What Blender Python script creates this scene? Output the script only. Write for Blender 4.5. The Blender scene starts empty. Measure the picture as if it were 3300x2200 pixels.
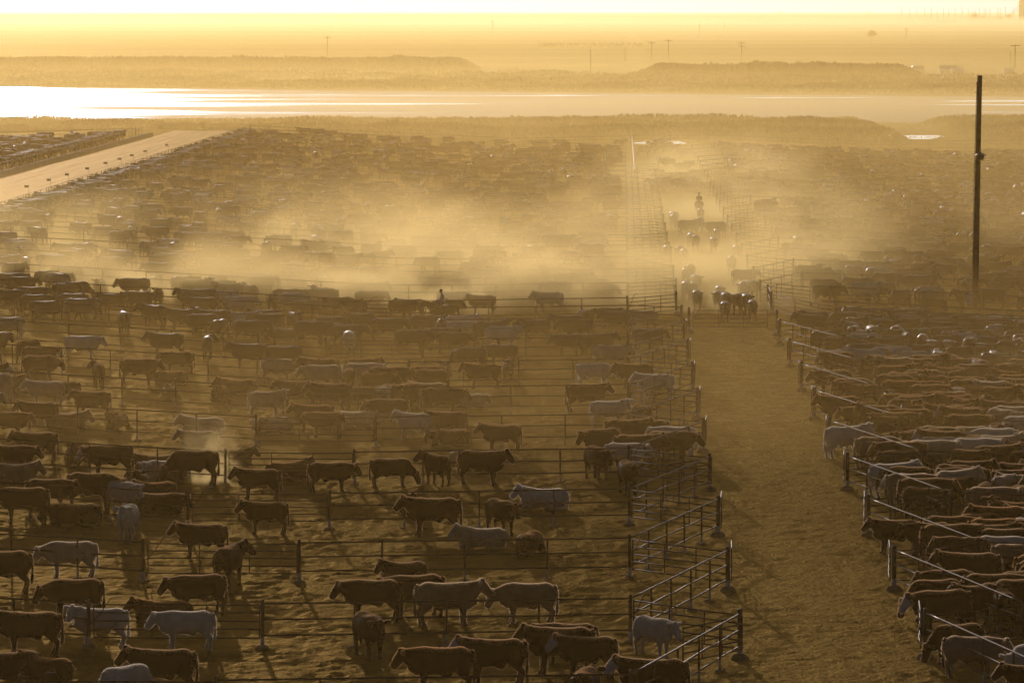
import bpy, bmesh, math, random
import numpy as np
from mathutils import Vector, Matrix

random.seed(7)
SC = bpy.context.scene
COL = SC.collection
R = math.radians

# ------------------------------------------------------------------ camera, sky, sun, exposure
EYE = 20.0
cam_d = bpy.data.cameras.new('camera')
cam_d.sensor_width = 36.0
cam_d.lens = 160.36
cam_d.clip_start = 1.0
cam_d.clip_end = 40000.0
cam = bpy.data.objects.new('camera', cam_d)
COL.objects.link(cam)
cam.location = (0, 0, EYE)
cam.rotation_euler = (R(90 - 4.163), 0, 0)
SC.camera = cam

SUN_AZ, SUN_EL = -6.4, 6.7            # degrees; azimuth from the viewing axis, to the left
sunv = Vector((math.sin(R(SUN_AZ)) * math.cos(R(SUN_EL)), math.cos(R(SUN_AZ)) * math.cos(R(SUN_EL)), math.sin(R(SUN_EL))))
world = bpy.data.worlds.new('World')
SC.world = world
world.use_nodes = True
nt = world.node_tree
sky_n = nt.nodes.new('ShaderNodeTexSky')
sky_n.sky_type = 'NISHITA'
sky_n.sun_disc = False
sky_n.sun_elevation = R(SUN_EL)
sky_n.sun_rotation = R(SUN_AZ)
sky_n.altitude = 0
sky_n.air_density = 0.35
sky_n.dust_density = 3.0
sky_n.ozone_density = 0.8
bg = nt.nodes['Background']
bg.inputs['Strength'].default_value = 0.125
nt.links.new(sky_n.outputs['Color'], bg.inputs['Color'])

sun_d = bpy.data.lights.new('sun', 'SUN')
sun_d.energy = 5.0
sun_d.angle = R(0.5)
sun_d.color = (1.0, 0.82, 0.74)
sun = bpy.data.objects.new('sun', sun_d)
COL.objects.link(sun)
sun.rotation_euler = (-sunv).to_track_quat('-Z', 'Y').to_euler()
sun.location = (0, 0, 60)

VS = SC.view_settings
VS.view_transform = 'Standard'
VS.look = 'None'
VS.exposure = -1.92
VS.gamma = 1.0
VS.use_curve_mapping = False

CY = SC.cycles
CY.use_denoising = True
CY.max_bounces = 4
CY.diffuse_bounces = 2
CY.glossy_bounces = 2
CY.transmission_bounces = 2
CY.volume_bounces = 0
CY.transparent_max_bounces = 24
CY.volume_step_rate = 1.0
CY.use_adaptive_sampling = True
CY.adaptive_threshold = 0.02
CY.adaptive_min_samples = 24
CY.volume_max_steps = 128
CY.sample_clamp_indirect = 4.0
CY.caustics_reflective = False
CY.caustics_refractive = False

HAZE_DENSITY = 0.00018
HAZE_COLOR = (1.0, 0.65, 0.205)        # fine brown dust: scatters red light more than blue
HAZE_G = 0.66

# ------------------------------------------------------------------ helpers
def link(o, parent=None):
    COL.objects.link(o)
    if parent is not None:
        o.parent = parent
    return o

def mesh_np(name, V, Fc, mat=None, smooth=False):
    me = bpy.data.meshes.new(name)
    me.from_pydata([tuple(map(float, v)) for v in V], [], [tuple(map(int, f)) for f in Fc])
    if mat is not None:
        me.materials.append(mat)
    if smooth:
        me.polygons.foreach_set('use_smooth', [True] * len(me.polygons))
    me.update()
    return me

def obj(name, me, parent=None, loc=(0, 0, 0), rz=0.0):
    o = bpy.data.objects.new(name, me)
    o.location = loc
    o.rotation_euler = (0, 0, rz)
    return link(o, parent)

def tag(o, label=None, cat=None, group=None, kind=None):
    if label: o['label'] = label
    if cat: o['category'] = cat
    if group: o['group'] = group
    if kind: o['kind'] = kind
    return o

def empty(name, loc, rz=0.0):
    o = bpy.data.objects.new(name, None)
    o.location = loc
    o.rotation_euler = (0, 0, rz)
    o.empty_display_size = 0.2
    return link(o)

class MB:
    """collects vertices and faces"""
    def __init__(self):
        self.V, self.F = [], []
    def add(self, V, Fc):
        n = len(self.V)
        self.V.extend([tuple(v) for v in V])
        self.F.extend([tuple(i + n for i in f) for f in Fc])
        return self
    def box(self, x0, x1, y0, y1, z0, z1):
        V = [(x0,y0,z0),(x1,y0,z0),(x1,y1,z0),(x0,y1,z0),(x0,y0,z1),(x1,y0,z1),(x1,y1,z1),(x0,y1,z1)]
        return self.add(V, [(0,3,2,1),(4,5,6,7),(0,1,5,4),(1,2,6,5),(2,3,7,6),(3,0,4,7)])
    def tube(self, pts, rad, seg=8, up=(0, 0, 1), power=2.0, cap=True):
        """rad: number, or one (side, up) pair / number per point"""
        P = [Vector(p) for p in pts]
        if not isinstance(rad, (list, tuple)) or (isinstance(rad, tuple)):
            rad = [rad] * len(P)
        rings = []
        upv = Vector(up)
        for i, p in enumerate(P):
            if i == 0: t = P[1] - P[0]
            elif i == len(P) - 1: t = P[-1] - P[-2]
            else: t = (P[i+1] - P[i]).normalized() + (P[i] - P[i-1]).normalized()
            t.normalize()
            s = t.cross(upv)
            if s.length < 1e-3:
                s = t.cross(Vector((1, 0, 0)) if abs(t.x) < 0.9 else Vector((0, 1, 0)))
            s.normalize()
            u = s.cross(t).normalized()
            r = rad[i]
            rs, ru = (r if isinstance(r, (tuple, list)) else (r, r))
            ring = []
            for k in range(seg):
                a = 2 * math.pi * k / seg
                c, sn = math.cos(a), math.sin(a)
                e = 2.0 / power
                cx = math.copysign(abs(c) ** e, c); sy = math.copysign(abs(sn) ** e, sn)
                ring.append(p + s * (rs * cx) + u * (ru * sy))
            rings.append(ring)
        V = [v for r in rings for v in r]
        Fc = []
        for i in range(len(rings) - 1):
            for k in range(seg):
                a, b = i * seg + k, i * seg + (k + 1) % seg
                Fc.append((a, b, b + seg, a + seg))
        if cap:
            Fc.append(tuple(range(seg))[::-1])
            m = (len(rings) - 1) * seg
            Fc.append(tuple(m + k for k in range(seg)))
        return self.add(V, Fc)
    def lathe(self, prof, seg=12, c=(0, 0, 0)):
        V, Fc = [], []
        for r, z in prof:
            for k in range(seg):
                a = 2 * math.pi * k / seg
                V.append((c[0] + r * math.cos(a), c[1] + r * math.sin(a), c[2] + z))
        for i in range(len(prof) - 1):
            for k in range(seg):
                a, b = i * seg + k, i * seg + (k + 1) % seg
                Fc.append((a, b, b + seg, a + seg))
        Fc.append(tuple(range(seg))[::-1])
        m = (len(prof) - 1) * seg
        Fc.append(tuple(m + k for k in range(seg)))
        return self.add(V, Fc)
    def mesh(self, name, mat=None, smooth=False):
        return mesh_np(name, self.V, self.F, mat, smooth)

def vnoise(x, y, seed=0):
    x = np.asarray(x, float); y = np.asarray(y, float)
    xi = np.floor(x); yi = np.floor(y)
    fx = x - xi; fy = y - yi
    fx = fx * fx * (3 - 2 * fx); fy = fy * fy * (3 - 2 * fy)
    def h(a, b):
        n = np.sin(a * 127.1 + b * 311.7 + seed * 74.7) * 43758.5453
        return n - np.floor(n)
    a = h(xi, yi); b = h(xi + 1, yi); c = h(xi, yi + 1); d = h(xi + 1, yi + 1)
    return (a * (1 - fx) + b * fx) * (1 - fy) + (c * (1 - fx) + d * fx) * fy

def sstep(a, b, x):
    t = np.clip((np.asarray(x, float) - a) / (b - a), 0, 1)
    return t * t * (3 - 2 * t)

def ordw(n):
    ones = ['', 'first', 'second', 'third', 'fourth', 'fifth', 'sixth', 'seventh', 'eighth', 'ninth', 'tenth', 'eleventh', 'twelfth',
            'thirteenth', 'fourteenth', 'fifteenth', 'sixteenth', 'seventeenth', 'eighteenth', 'nineteenth']
    card = ['', 'one', 'two', 'three', 'four', 'five', 'six', 'seven', 'eight', 'nine']
    if n < 20: return ones[n]
    t, u = divmod(n, 10)
    tens = {2: 'twent', 3: 'thirt', 4: 'fort', 5: 'fift', 6: 'sixt', 7: 'sevent', 8: 'eight', 9: 'ninet'}[t]
    return tens + 'ieth' if u == 0 else tens + 'y-' + ones[u]

# ------------------------------------------------------------------ the feedlot grid: u across (metres), n along (pens)
Y0, PEN, SLOPE = 143.3, 16.5, 0.0245
def gx(u, Y): return u + SLOPE * (Y - Y0)
def gy(n): return Y0 + PEN * n

def hbase(X, Y):
    """smooth ground height: pens fall from the feed road on the left to the alley"""
    X = np.asarray(X, float); Y = np.asarray(Y, float)
    u = X - SLOPE * (np.clip(Y, 0, 1200) - Y0)
    h = np.where(u < -13, -0.17 + 0.058 * (-13 - u), np.where(u < 3.7, -0.17 * np.clip((3.7 - u) / 11.7, 0, 1),
        np.where(u < 17, 0.0, -0.05 * (np.minimum(u, 40) - 17))))
    h = np.minimum(h, 2.2)
    h = np.where(u < -66, 2.2 - 0.03 * np.minimum(-66 - u, 60), h)
    s = sstep(672, 760, Y)
    h = h * (1 - s) - 0.5 * s
    return h
def H(X, Y): return float(hbase(X, Y))

# ------------------------------------------------------------------ materials
def mat(name, base, rough=0.8, metal=0.0, var=0.0, scale=5.0, bump=0.0, bscale=20.0, col2=None, sheen=0.0, spec=0.5, detail=4.0, coord='Object', stretch=None):
    m = bpy.data.materials.new(name)
    m.use_nodes = True
    t = m.node_tree
    b = t.nodes['Principled BSDF']
    b.inputs['Roughness'].default_value = rough
    b.inputs['Metallic'].default_value = metal
    b.inputs['Specular IOR Level'].default_value = spec
    b.inputs['Base Color'].default_value = (*base, 1)
    if sheen:
        b.inputs['Sheen Weight'].default_value = sheen
        b.inputs['Sheen Roughness'].default_value = 0.35
    tc = t.nodes.new('ShaderNodeTexCoord')
    if col2 is not None or var:
        n = t.nodes.new('ShaderNodeTexNoise')
        n.inputs['Scale'].default_value = scale
        n.inputs['Detail'].default_value = detail
        src = tc.outputs[coord]
        if stretch:
            mp = t.nodes.new('ShaderNodeMapping'); mp.inputs['Scale'].default_value = stretch
            t.links.new(src, mp.inputs['Vector']); src = mp.outputs['Vector']
        t.links.new(src, n.inputs['Vector'])
        r = t.nodes.new('ShaderNodeValToRGB')
        c2 = col2 if col2 is not None else tuple(c * (1 - var) for c in base)
        c1 = base if col2 is not None else tuple(min(1, c * (1 + var)) for c in base)
        r.color_ramp.elements[0].position = 0.35; r.color_ramp.elements[1].position = 0.65
        r.color_ramp.elements[0].color = (*c2, 1); r.color_ramp.elements[1].color = (*c1, 1)
        t.links.new(n.outputs['Fac'], r.inputs['Fac'])
        t.links.new(r.outputs['Color'], b.inputs['Base Color'])
    if bump:
        n2 = t.nodes.new('ShaderNodeTexNoise')
        n2.inputs['Scale'].default_value = bscale
        n2.inputs['Detail'].default_value = 5
        t.links.new(tc.outputs[coord], n2.inputs['Vector'])
        bp = t.nodes.new('ShaderNodeBump')
        bp.inputs['Strength'].default_value = 1.0
        bp.inputs['Distance'].default_value = bump
        t.links.new(n2.outputs['Fac'], bp.inputs['Height'])
        t.links.new(bp.outputs['Normal'], b.inputs['Normal'])
    return m

def dry_straw(m, gloss, fac, rough, fac_socket=None):
    """dry trampled dirt and straw: mostly matt, with golden forward glitter"""
    t = m.node_tree; b = t.nodes['Principled BSDF']; out = t.nodes['Material Output']
    b.inputs['Specular IOR Level'].default_value = 0.0
    g = t.nodes.new('ShaderNodeBsdfGlossy'); g.inputs['Color'].default_value = (*gloss, 1); g.inputs['Roughness'].default_value = rough
    if b.inputs['Normal'].links: t.links.new(b.inputs['Normal'].links[0].from_socket, g.inputs['Normal'])
    ms = t.nodes.new('ShaderNodeMixShader'); ms.inputs[0].default_value = fac
    if fac_socket is not None: t.links.new(fac_socket, ms.inputs[0])
    t.links.new(b.outputs[0], ms.inputs[1]); t.links.new(g.outputs[0], ms.inputs[2]); t.links.new(ms.outputs[0], out.inputs['Surface'])
    return m
M = {}
M['pipe'] = mat('rusty_pipe', (0.070, 0.046, 0.030), 0.62, 0.1, col2=(0.035, 0.026, 0.020), scale=9, bump=0.002, bscale=60)
M['pipe2'] = mat('worn_pipe', (0.22, 0.165, 0.115), 0.50, 0.3, col2=(0.05, 0.037, 0.028), scale=6, bump=0.002, bscale=60)
M['paint'] = mat('white_post_paint', (0.62, 0.58, 0.52), 0.6, var=0.25, scale=14, bump=0.002, bscale=40)
M['footing'] = mat('dirty_concrete', (0.42, 0.28, 0.14), 0.9, var=0.3, scale=6, bump=0.015, bscale=18, spec=0.05)
M['concrete'] = mat('bunk_concrete', (0.30, 0.26, 0.20), 0.85, var=0.2, scale=1.5, bump=0.01, bscale=12)
M['wood'] = mat('pole_wood', (0.075, 0.055, 0.038), 0.85, var=0.4, scale=3, bump=0.012, bscale=25)
M['tin'] = mat('galvanised_metal', (0.42, 0.41, 0.39), 0.32, 0.8, var=0.15, scale=4)
M['tin_white'] = mat('white_painted_metal', (0.66, 0.64, 0.60), 0.35, 0.1, var=0.1, scale=4)
M['sign'] = mat('sign_face', (0.62, 0.60, 0.56), 0.6, var=0.1)
M['digit'] = mat('sign_digits', (0.05, 0.06, 0.10), 0.6)
M['leather'] = mat('saddle_leather', (0.045, 0.022, 0.012), 0.5, var=0.3)
M['tag_y'] = mat('yellow_ear_tag', (0.65, 0.45, 0.05), 0.45)
M['tag_o'] = mat('orange_ear_tag', (0.65, 0.14, 0.05), 0.45)
M['tag_w'] = mat('white_ear_tag', (0.65, 0.64, 0.60), 0.45)

def coat(name, base, col2, face=None, patch=0.0):
    """cattle hair: dusty, a little sheen; 'face' attribute carries a white blaze where the animal has one"""
    m = mat(name, base, 0.55, col2=col2, scale=2.6, bump=0.008, bscale=45, sheen=0.05, spec=0.08)
    t = m.node_tree
    b = t.nodes['Principled BSDF']
    b.inputs['Sheen Tint'].default_value = (1.0, 0.86, 0.66, 1)
    b.inputs['Specular Tint'].default_value = (1.0, 0.80, 0.55, 1)
    src = b.inputs['Base Color'].links[0].from_socket
    if face:
        at = t.nodes.new('ShaderNodeAttribute'); at.attribute_name = 'face'
        mx = t.nodes.new('ShaderNodeMix'); mx.data_type = 'RGBA'
        t.links.new(at.outputs['Fac'], mx.inputs['Factor'])
        t.links.new(src, mx.inputs['A'])
        mx.inputs['B'].default_value = (*face, 1)
        src = mx.outputs['Result']
    # dried mud on belly and legs, with ragged edges
    tc = t.nodes.new('ShaderNodeTexCoord')
    sp = t.nodes.new('ShaderNodeSeparateXYZ'); t.links.new(tc.outputs['Object'], sp.inputs[0])
    no = t.nodes.new('ShaderNodeTexNoise'); no.inputs['Scale'].default_value = 7
    t.links.new(tc.outputs['Object'], no.inputs['Vector'])
    ma = t.nodes.new('ShaderNodeMath'); ma.operation = 'MULTIPLY_ADD'
    ma.inputs[1].default_value = 0.9
    t.links.new(no.outputs['Fac'], ma.inputs[0])
    sc_ = t.nodes.new('ShaderNodeMath'); sc_.operation = 'MULTIPLY'; sc_.inputs[1].default_value = -1.0
    t.links.new(sp.outputs['Z'], sc_.inputs[0]); t.links.new(sc_.outputs[0], ma.inputs[2])
    rp = t.nodes.new('ShaderNodeMapRange')
    rp.inputs['From Min'].default_value = -0.15; rp.inputs['From Max'].default_value = 0.35
    rp.inputs['To Max'].default_value = 0.45
    t.links.new(ma.outputs[0], rp.inputs['Value'])
    mx2 = t.nodes.new('ShaderNodeMix'); mx2.data_type = 'RGBA'
    t.links.new(rp.outputs['Result'], mx2.inputs['Factor'])
    t.links.new(src, mx2.inputs['A'])
    mx2.inputs['B'].default_value = (0.075, 0.05, 0.03, 1)
    t.links.new(mx2.outputs['Result'], b.inputs['Base Color'])
    return m

COATS = {
    'black': coat('black_coat', (0.016, 0.012, 0.009), (0.009, 0.007, 0.006)),
    'baldy': coat('black_white_faced_coat', (0.016, 0.012, 0.009), (0.009, 0.007, 0.006), face=(0.60, 0.57, 0.53)),
    'brown': coat('brown_coat', (0.085, 0.040, 0.020), (0.050, 0.024, 0.013)),
    'tan': coat('tan_coat', (0.33, 0.23, 0.145), (0.24, 0.16, 0.10)),
    'cream': coat('cream_coat', (0.62, 0.49, 0.34), (0.48, 0.37, 0.24)),
    'white': coat('white_coat', (0.80, 0.70, 0.56), (0.64, 0.55, 0.43)),
    'grey': coat('grey_coat', (0.22, 0.19, 0.16), (0.14, 0.12, 0.10)),
}

DUST = True

# ------------------------------------------------------------------ ground: one sheet to the horizon
def ground_material():
    m = bpy.data.materials.new('dirt_ground')
    m.use_nodes = True
    t = m.node_tree
    b = t.nodes['Principled BSDF']
    b.inputs['Roughness'].default_value = 0.95
    b.inputs['Specular IOR Level'].default_value = 0.0
    g = t.nodes.new('ShaderNodeNewGeometry')
    def noise(scale, detail=5, sx=1, sy=1):
        mp = t.nodes.new('ShaderNodeMapping'); mp.inputs['Scale'].default_value = (sx, sy, 1)
        t.links.new(g.outputs['Position'], mp.inputs['Vector'])
        n = t.nodes.new('ShaderNodeTexNoise'); n.inputs['Scale'].default_value = scale; n.inputs['Detail'].default_value = detail
        t.links.new(mp.outputs['Vector'], n.inputs['Vector'])
        return n.outputs['Fac']
    def ramp(fac, stops):
        r = t.nodes.new('ShaderNodeValToRGB')
        e = r.color_ramp.elements
        e[0].position, e[0].color = stops[0][0], (*stops[0][1], 1)
        e[1].position, e[1].color = stops[-1][0], (*stops[-1][1], 1)
        for p, c in stops[1:-1]:
            x = e.new(p); x.color = (*c, 1)
        t.links.new(fac, r.inputs['Fac'])
        return r.outputs['Color']
    pen = ramp(noise(0.9, 8), [(0.30, (0.16, 0.090, 0.020)), (0.5, (0.27, 0.160, 0.038)), (0.70, (0.40, 0.25, 0.068))])
    # far land: brush, a dark crop field, then pale stubble to the horizon
    far = ramp(noise(0.0016, 4, 1, 3.5), [(0.35, (0.10, 0.085, 0.045)), (0.5, (0.16, 0.125, 0.07)), (0.65, (0.24, 0.19, 0.11))])
    stub = ramp(noise(0.0007, 4, 1, 5), [(0.35, (0.30, 0.235, 0.14)), (0.65, (0.40, 0.32, 0.20))])
    sp = t.nodes.new('ShaderNodeSeparateXYZ'); t.links.new(g.outputs['Position'], sp.inputs[0])
    def band(a, c):
        r = t.nodes.new('ShaderNodeMapRange'); r.interpolation_type = 'SMOOTHSTEP'
        r.inputs['From Min'].default_value = a; r.inputs['From Max'].default_value = c
        t.links.new(sp.outputs['Y'], r.inputs['Value']); return r.outputs['Result']
    def mix(f, a, c):
        x = t.nodes.new('ShaderNodeMix'); x.data_type = 'RGBA'
        t.links.new(f, x.inputs['Factor']); t.links.new(a, x.inputs['A']); t.links.new(c, x.inputs['B']); return x.outputs['Result']
    # pens darker than the dry alley: moist manure, and shadow painted into the colour
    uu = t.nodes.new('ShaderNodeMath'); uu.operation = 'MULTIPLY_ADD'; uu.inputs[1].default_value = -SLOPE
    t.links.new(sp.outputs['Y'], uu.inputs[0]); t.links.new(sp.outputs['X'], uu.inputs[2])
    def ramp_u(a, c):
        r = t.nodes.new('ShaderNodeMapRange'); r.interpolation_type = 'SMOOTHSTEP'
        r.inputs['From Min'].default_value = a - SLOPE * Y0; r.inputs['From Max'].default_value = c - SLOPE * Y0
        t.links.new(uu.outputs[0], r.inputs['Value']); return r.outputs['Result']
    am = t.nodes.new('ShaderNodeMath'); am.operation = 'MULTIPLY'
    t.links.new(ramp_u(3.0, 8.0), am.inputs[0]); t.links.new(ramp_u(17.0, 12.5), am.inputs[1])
    wet = ramp(noise(0.11, 3), [(0.40, (0.45, 0.43, 0.42)), (0.62, (0.92, 0.92, 0.92))])  # dark tone over the pens: damp manure with shadow painted in
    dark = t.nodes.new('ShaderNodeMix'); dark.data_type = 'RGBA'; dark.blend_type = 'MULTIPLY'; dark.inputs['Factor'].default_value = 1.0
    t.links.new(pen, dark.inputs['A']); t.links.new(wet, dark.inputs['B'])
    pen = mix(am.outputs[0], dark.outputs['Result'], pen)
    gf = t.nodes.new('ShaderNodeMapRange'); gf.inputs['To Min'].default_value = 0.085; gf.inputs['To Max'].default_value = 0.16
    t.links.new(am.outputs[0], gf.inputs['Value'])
    c = mix(band(690, 790), pen, far)
    c = mix(band(4150, 4300), c, stub)
    t.links.new(c, b.inputs['Base Color'])
    prev = None
    for sc_, dist in ((3.6, 0.20), (11.0, 0.07)):
        bp = t.nodes.new('ShaderNodeBump'); bp.inputs['Strength'].default_value = 1.0; bp.inputs['Distance'].default_value = dist
        t.links.new(noise(sc_, 6), bp.inputs['Height'])
        if prev is not None: t.links.new(prev, bp.inputs['Normal'])
        prev = bp.outputs['Normal']
    t.links.new(prev, b.inputs['Normal'])
    return dry_straw(m, (0.95, 0.68, 0.24), 0.16, 0.55, gf.outputs['Result'])

def graded(a, b, step0, growth, smax):
    out = [a]; s = step0
    while out[-1] < b:
        out.append(out[-1] + s); s = min(s * growth, smax)
    out[-1] = b
    return out

xr = graded(0, 26, 0.19, 1.0, 0.19) + graded(26, 95, 0.24, 1.012, 1.4)[1:] + graded(95, 28000, 2.0, 1.13, 2500)[1:]
xs = np.array([-x for x in xr[:0:-1]] + xr)
ys = np.array(graded(-400, 112, 40, 1.0, 40) + graded(112, 320, 0.20, 1.0008, 0.4)[1:] + graded(320, 720, 0.45, 1.003, 2.2)[1:] + graded(720, 28000, 2.5, 1.07, 2000)[1:])
GX, GY = np.meshgrid(xs, ys)
GZ = hbase(GX, GY)
GU = GX - SLOPE * (GY - Y0)
alley_w = sstep(2.5, 6.5, GU) * (1 - sstep(14.0, 18.0, GU)) * (1 - sstep(640, 670, GY))
amp = 1.0 - 0.45 * alley_w
amp = amp * sstep(100, 116, GY) * (1 - sstep(640, 700, GY)) * sstep(-51.4, -49.5, GU) * (1 - sstep(75, 95, GX))
# clods and hoof-worked ridges, longer across the slope than along it
wx = 0.35 * (vnoise(GX * 0.9, GY * 0.9, 5) - .5)
n1 = vnoise(GX * 1.35 + wx, GY * 1.9 + wx, 1)
n2 = vnoise(GX * 2.1, GY * 2.5, 2)
n3 = vnoise(GX * 0.23, GY * 0.19, 3)
n4 = vnoise(GX * 0.55, GY * 0.60, 4)
rid = (1 - np.abs(2 * n1 - 1)) ** 1.5
rid2 = (1 - np.abs(2 * n2 - 1)) ** 1.5
GZ = GZ + amp * (0.075 * (rid - 0.45) * (.3 + 1.2 * n4) + 0.065 * (rid2 - 0.45) * (.5 + n4) + 0.06 * (n3 - 0.5))
# wheel and hoof lanes in the alley
GZ = GZ + alley_w * 0.04 * (vnoise(GU * 0.8, GY * 0.06, 8) - 0.5)
nx, ny = len(xs), len(ys)
idx = np.arange(nx * ny).reshape(ny, nx)
quads = np.stack([idx[:-1, :-1], idx[:-1, 1:], idx[1:, 1:], idx[1:, :-1]], -1).reshape(-1, 4)
me = bpy.data.meshes.new('ground')
me.vertices.add(nx * ny)
me.vertices.foreach_set('co', np.stack([GX, GY, GZ], -1).astype(np.float32).ravel())
me.loops.add(quads.size)
me.loops.foreach_set('vertex_index', quads.astype(np.int32).ravel())
me.polygons.add(len(quads))
me.polygons.foreach_set('loop_start', np.arange(0, quads.size, 4, dtype=np.int32))
me.polygons.foreach_set('loop_total', np.full(len(quads), 4, dtype=np.int32))
me.polygons.foreach_set('use_smooth', np.ones(len(quads), dtype=bool))
me.update(calc_edges=True)
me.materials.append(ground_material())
tag(obj('ground', me), kind='structure')
del GX, GY, GZ, GU, n1, n2, n3, n4, wx, rid, rid2, quads, idx, amp, alley_w

# feed road on the left, with wheel tracks
def strip(name, u0, u1, ya, yb, z, m, du=0.6, dy=2.0, rel=None):
    us = np.linspace(u0, u1, max(2, int((u1 - u0) / du))); yy = np.linspace(ya, yb, int((yb - ya) / dy))
    V = []; Fc = []
    for y in yy:
        for u in us:
            x = gx(u, y)
            zz = H(x, y) + z
            if rel: zz += rel(u, y)
            V.append((x, y, zz))
    k = len(us)
    for i in range(len(yy) - 1):
        for j in range(k - 1):
            a = i * k + j
            Fc.append((a, a + 1, a + 1 + k, a + k))
    return obj(name, mesh_np(name, V, Fc, m, True))
M['road'] = mat('gravel_road', (0.44, 0.30, 0.15), 0.9, col2=(0.24, 0.155, 0.075), scale=0.8, stretch=(1.0, 0.035, 1.0), bump=0.03, bscale=5, coord='Object', spec=0.0)
dry_straw(M['road'], (0.95, 0.70, 0.38), 0.22, 0.6)
rd = strip('road', -62.3, -51.8, 395, 668, 0.03, M['road'], 0.25, 1.2,
           lambda u, y: 0.06 * float(vnoise(u * 1.7, y * 0.05, 4)) + 0.03 * float(vnoise(u * 3, y * 0.9, 6)))
tag(rd, kind='structure')

# ------------------------------------------------------------------ pond and puddles beyond the pens
def water_material(name, wet):
    m = bpy.data.materials.new(name); m.use_nodes = True
    t = m.node_tree; b = t.nodes['Principled BSDF']
    g = t.nodes.new('ShaderNodeNewGeometry')
    def noise(scale, sx, sy, d=5):
        mp = t.nodes.new('ShaderNodeMapping'); mp.inputs['Scale'].default_value = (sx, sy, 1)
        t.links.new(g.outputs['Position'], mp.inputs['Vector'])
        n = t.nodes.new('ShaderNodeTexNoise'); n.inputs['Scale'].default_value = scale; n.inputs['Detail'].default_value = d
        t.links.new(mp.outputs['Vector'], n.inputs['Vector']); return n.outputs['Fac']
    b.inputs['IOR'].default_value = 1.33
    f = noise(0.02, 0.35, 1.6)
    if not wet:
        # open water on the left, wet mud flats with streaks of water elsewhere
        sp = t.nodes.new('ShaderNodeSeparateXYZ'); t.links.new(g.outputs['Position'], sp.inputs[0])
        r = t.nodes.new('ShaderNodeMapRange'); r.inputs['From Min'].default_value = -56; r.inputs['From Max'].default_value = -112
        r.inputs['To Min'].default_value = -0.06; r.inputs['To Max'].default_value = 0.20
        t.links.new(sp.outputs['X'], r.inputs['Value'])
        a = t.nodes.new('ShaderNodeMath'); a.operation = 'ADD'
        t.links.new(f, a.inputs[0]); t.links.new(r.outputs['Result'], a.inputs[1]); f = a.outputs[0]
    rr = t.nodes.new('ShaderNodeMapRange')
    rr.inputs['From Min'].default_value = 0.50 if not wet else 0.0; rr.inputs['From Max'].default_value = 0.58 if not wet else 0.01
    rr.inputs['To Min'].default_value = 0.85; rr.inputs['To Max'].default_value = 0.09
    t.links.new(f, rr.inputs['Value'])
    t.links.new(rr.outputs['Result'], b.inputs['Roughness'])
    sr = t.nodes.new('ShaderNodeMapRange'); sr.inputs['From Min'].default_value = 0.50 if not wet else 0.0; sr.inputs['From Max'].default_value = 0.58 if not wet else 0.01
    sr.inputs['To Min'].default_value = 0.12; sr.inputs['To Max'].default_value = 0.4
    t.links.new(f, sr.inputs['Value']); t.links.new(sr.outputs['Result'], b.inputs['Specular IOR Level'])
    cr = t.nodes.new('ShaderNodeValToRGB')
    cr.color_ramp.elements[0].position = 0.50 if not wet else 0.0; cr.color_ramp.elements[0].color = (0.30, 0.25, 0.19, 1)
    cr.color_ramp.elements[1].position = 0.58 if not wet else 0.01; cr.color_ramp.elements[1].color = (0.06, 0.06, 0.055, 1)
    t.links.new(f, cr.inputs['Fac']); t.links.new(cr.outputs['Color'], b.inputs['Base Color'])
    bp = t.nodes.new('ShaderNodeBump'); bp.inputs['Strength'].default_value = 1.0; bp.inputs['Distance'].default_value = 0.06
    t.links.new(noise(1.2, 0.5, 1.0, 3), bp.inputs['Height']); t.links.new(bp.outputs['Normal'], b.inputs['Normal'])
    return m
M['pond'] = water_material('pond_water', False)
M['puddle'] = water_material('puddle_water', True)
def sheet(name, outline, z, m):
    me = mesh_np(name, [(x, y, z) for x, y in outline], [tuple(range(len(outline)))], m)
    return tag(obj(name, me), kind='structure')
near = [(-420, 842), (-200, 832), (-95, 838), (-40, 844), (10, 839), (50, 836), (78, 822), (110, 812), (180, 820), (420, 812)]
far_ = [(420, 1010), (200, 1042), (122, 1066), (60, 1090), (0, 1128), (-60, 1160), (-128, 1196), (-220, 1205), (-420, 1210)]
sheet('water', near + far_, -0.42, M['pond'])
sheet('water', [(18.8, 676), (24.0, 675), (26.2, 683), (25.4, 694), (20.0, 693), (18.2, 684)], H(22, 684) + 0.02, M['puddle'])
sheet('water', [(58, 727), (66, 724), (70, 738), (69, 752), (62, 755), (58, 742)], -0.55, M['puddle'])

# ------------------------------------------------------------------ fences
seg_p = 10
def post_mesh(r, h, name):
    mb = MB(); mb.lathe([(r, 0), (r, h - 0.02), (r * 0.75, h - 0.002), (0.001, h + 0.004)], seg_p)
    return mb.mesh(name, M['pipe'], True)
def base_mesh(r, h, name):
    mb = MB(); mb.lathe([(r + 0.004, 0.0), (r + 0.004, h)], seg_p); return mb.mesh(name, M['paint'], True)
def foot_mesh(r, h, name, seed):
    rnd = random.Random(seed); mb = MB()
    mb.lathe([(r * 1.15, -0.12), (r * 1.05, 0.0), (r * 0.95, h * 0.35), (r * 0.78, h * 0.75), (r * 0.55, h * 0.96), (r * 0.25, h)], 14)
    mb.V = [(x * rnd.uniform(0.93, 1.07), y * rnd.uniform(0.93, 1.07), z) for x, y, z in mb.V]
    return mb.mesh(name, M['footing'], True)
PM = {'line': post_mesh(0.034, 1.44, 'line_post'), 'corner': post_mesh(0.057, 1.56, 'corner_post'), 'alley': post_mesh(0.080, 1.58, 'alley_post')}
BM = {'line': base_mesh(0.034, 0.36, 'line_base'), 'corner': base_mesh(0.057, 0.38, 'corner_base'), 'alley': base_mesh(0.080, 0.40, 'alley_base')}
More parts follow.
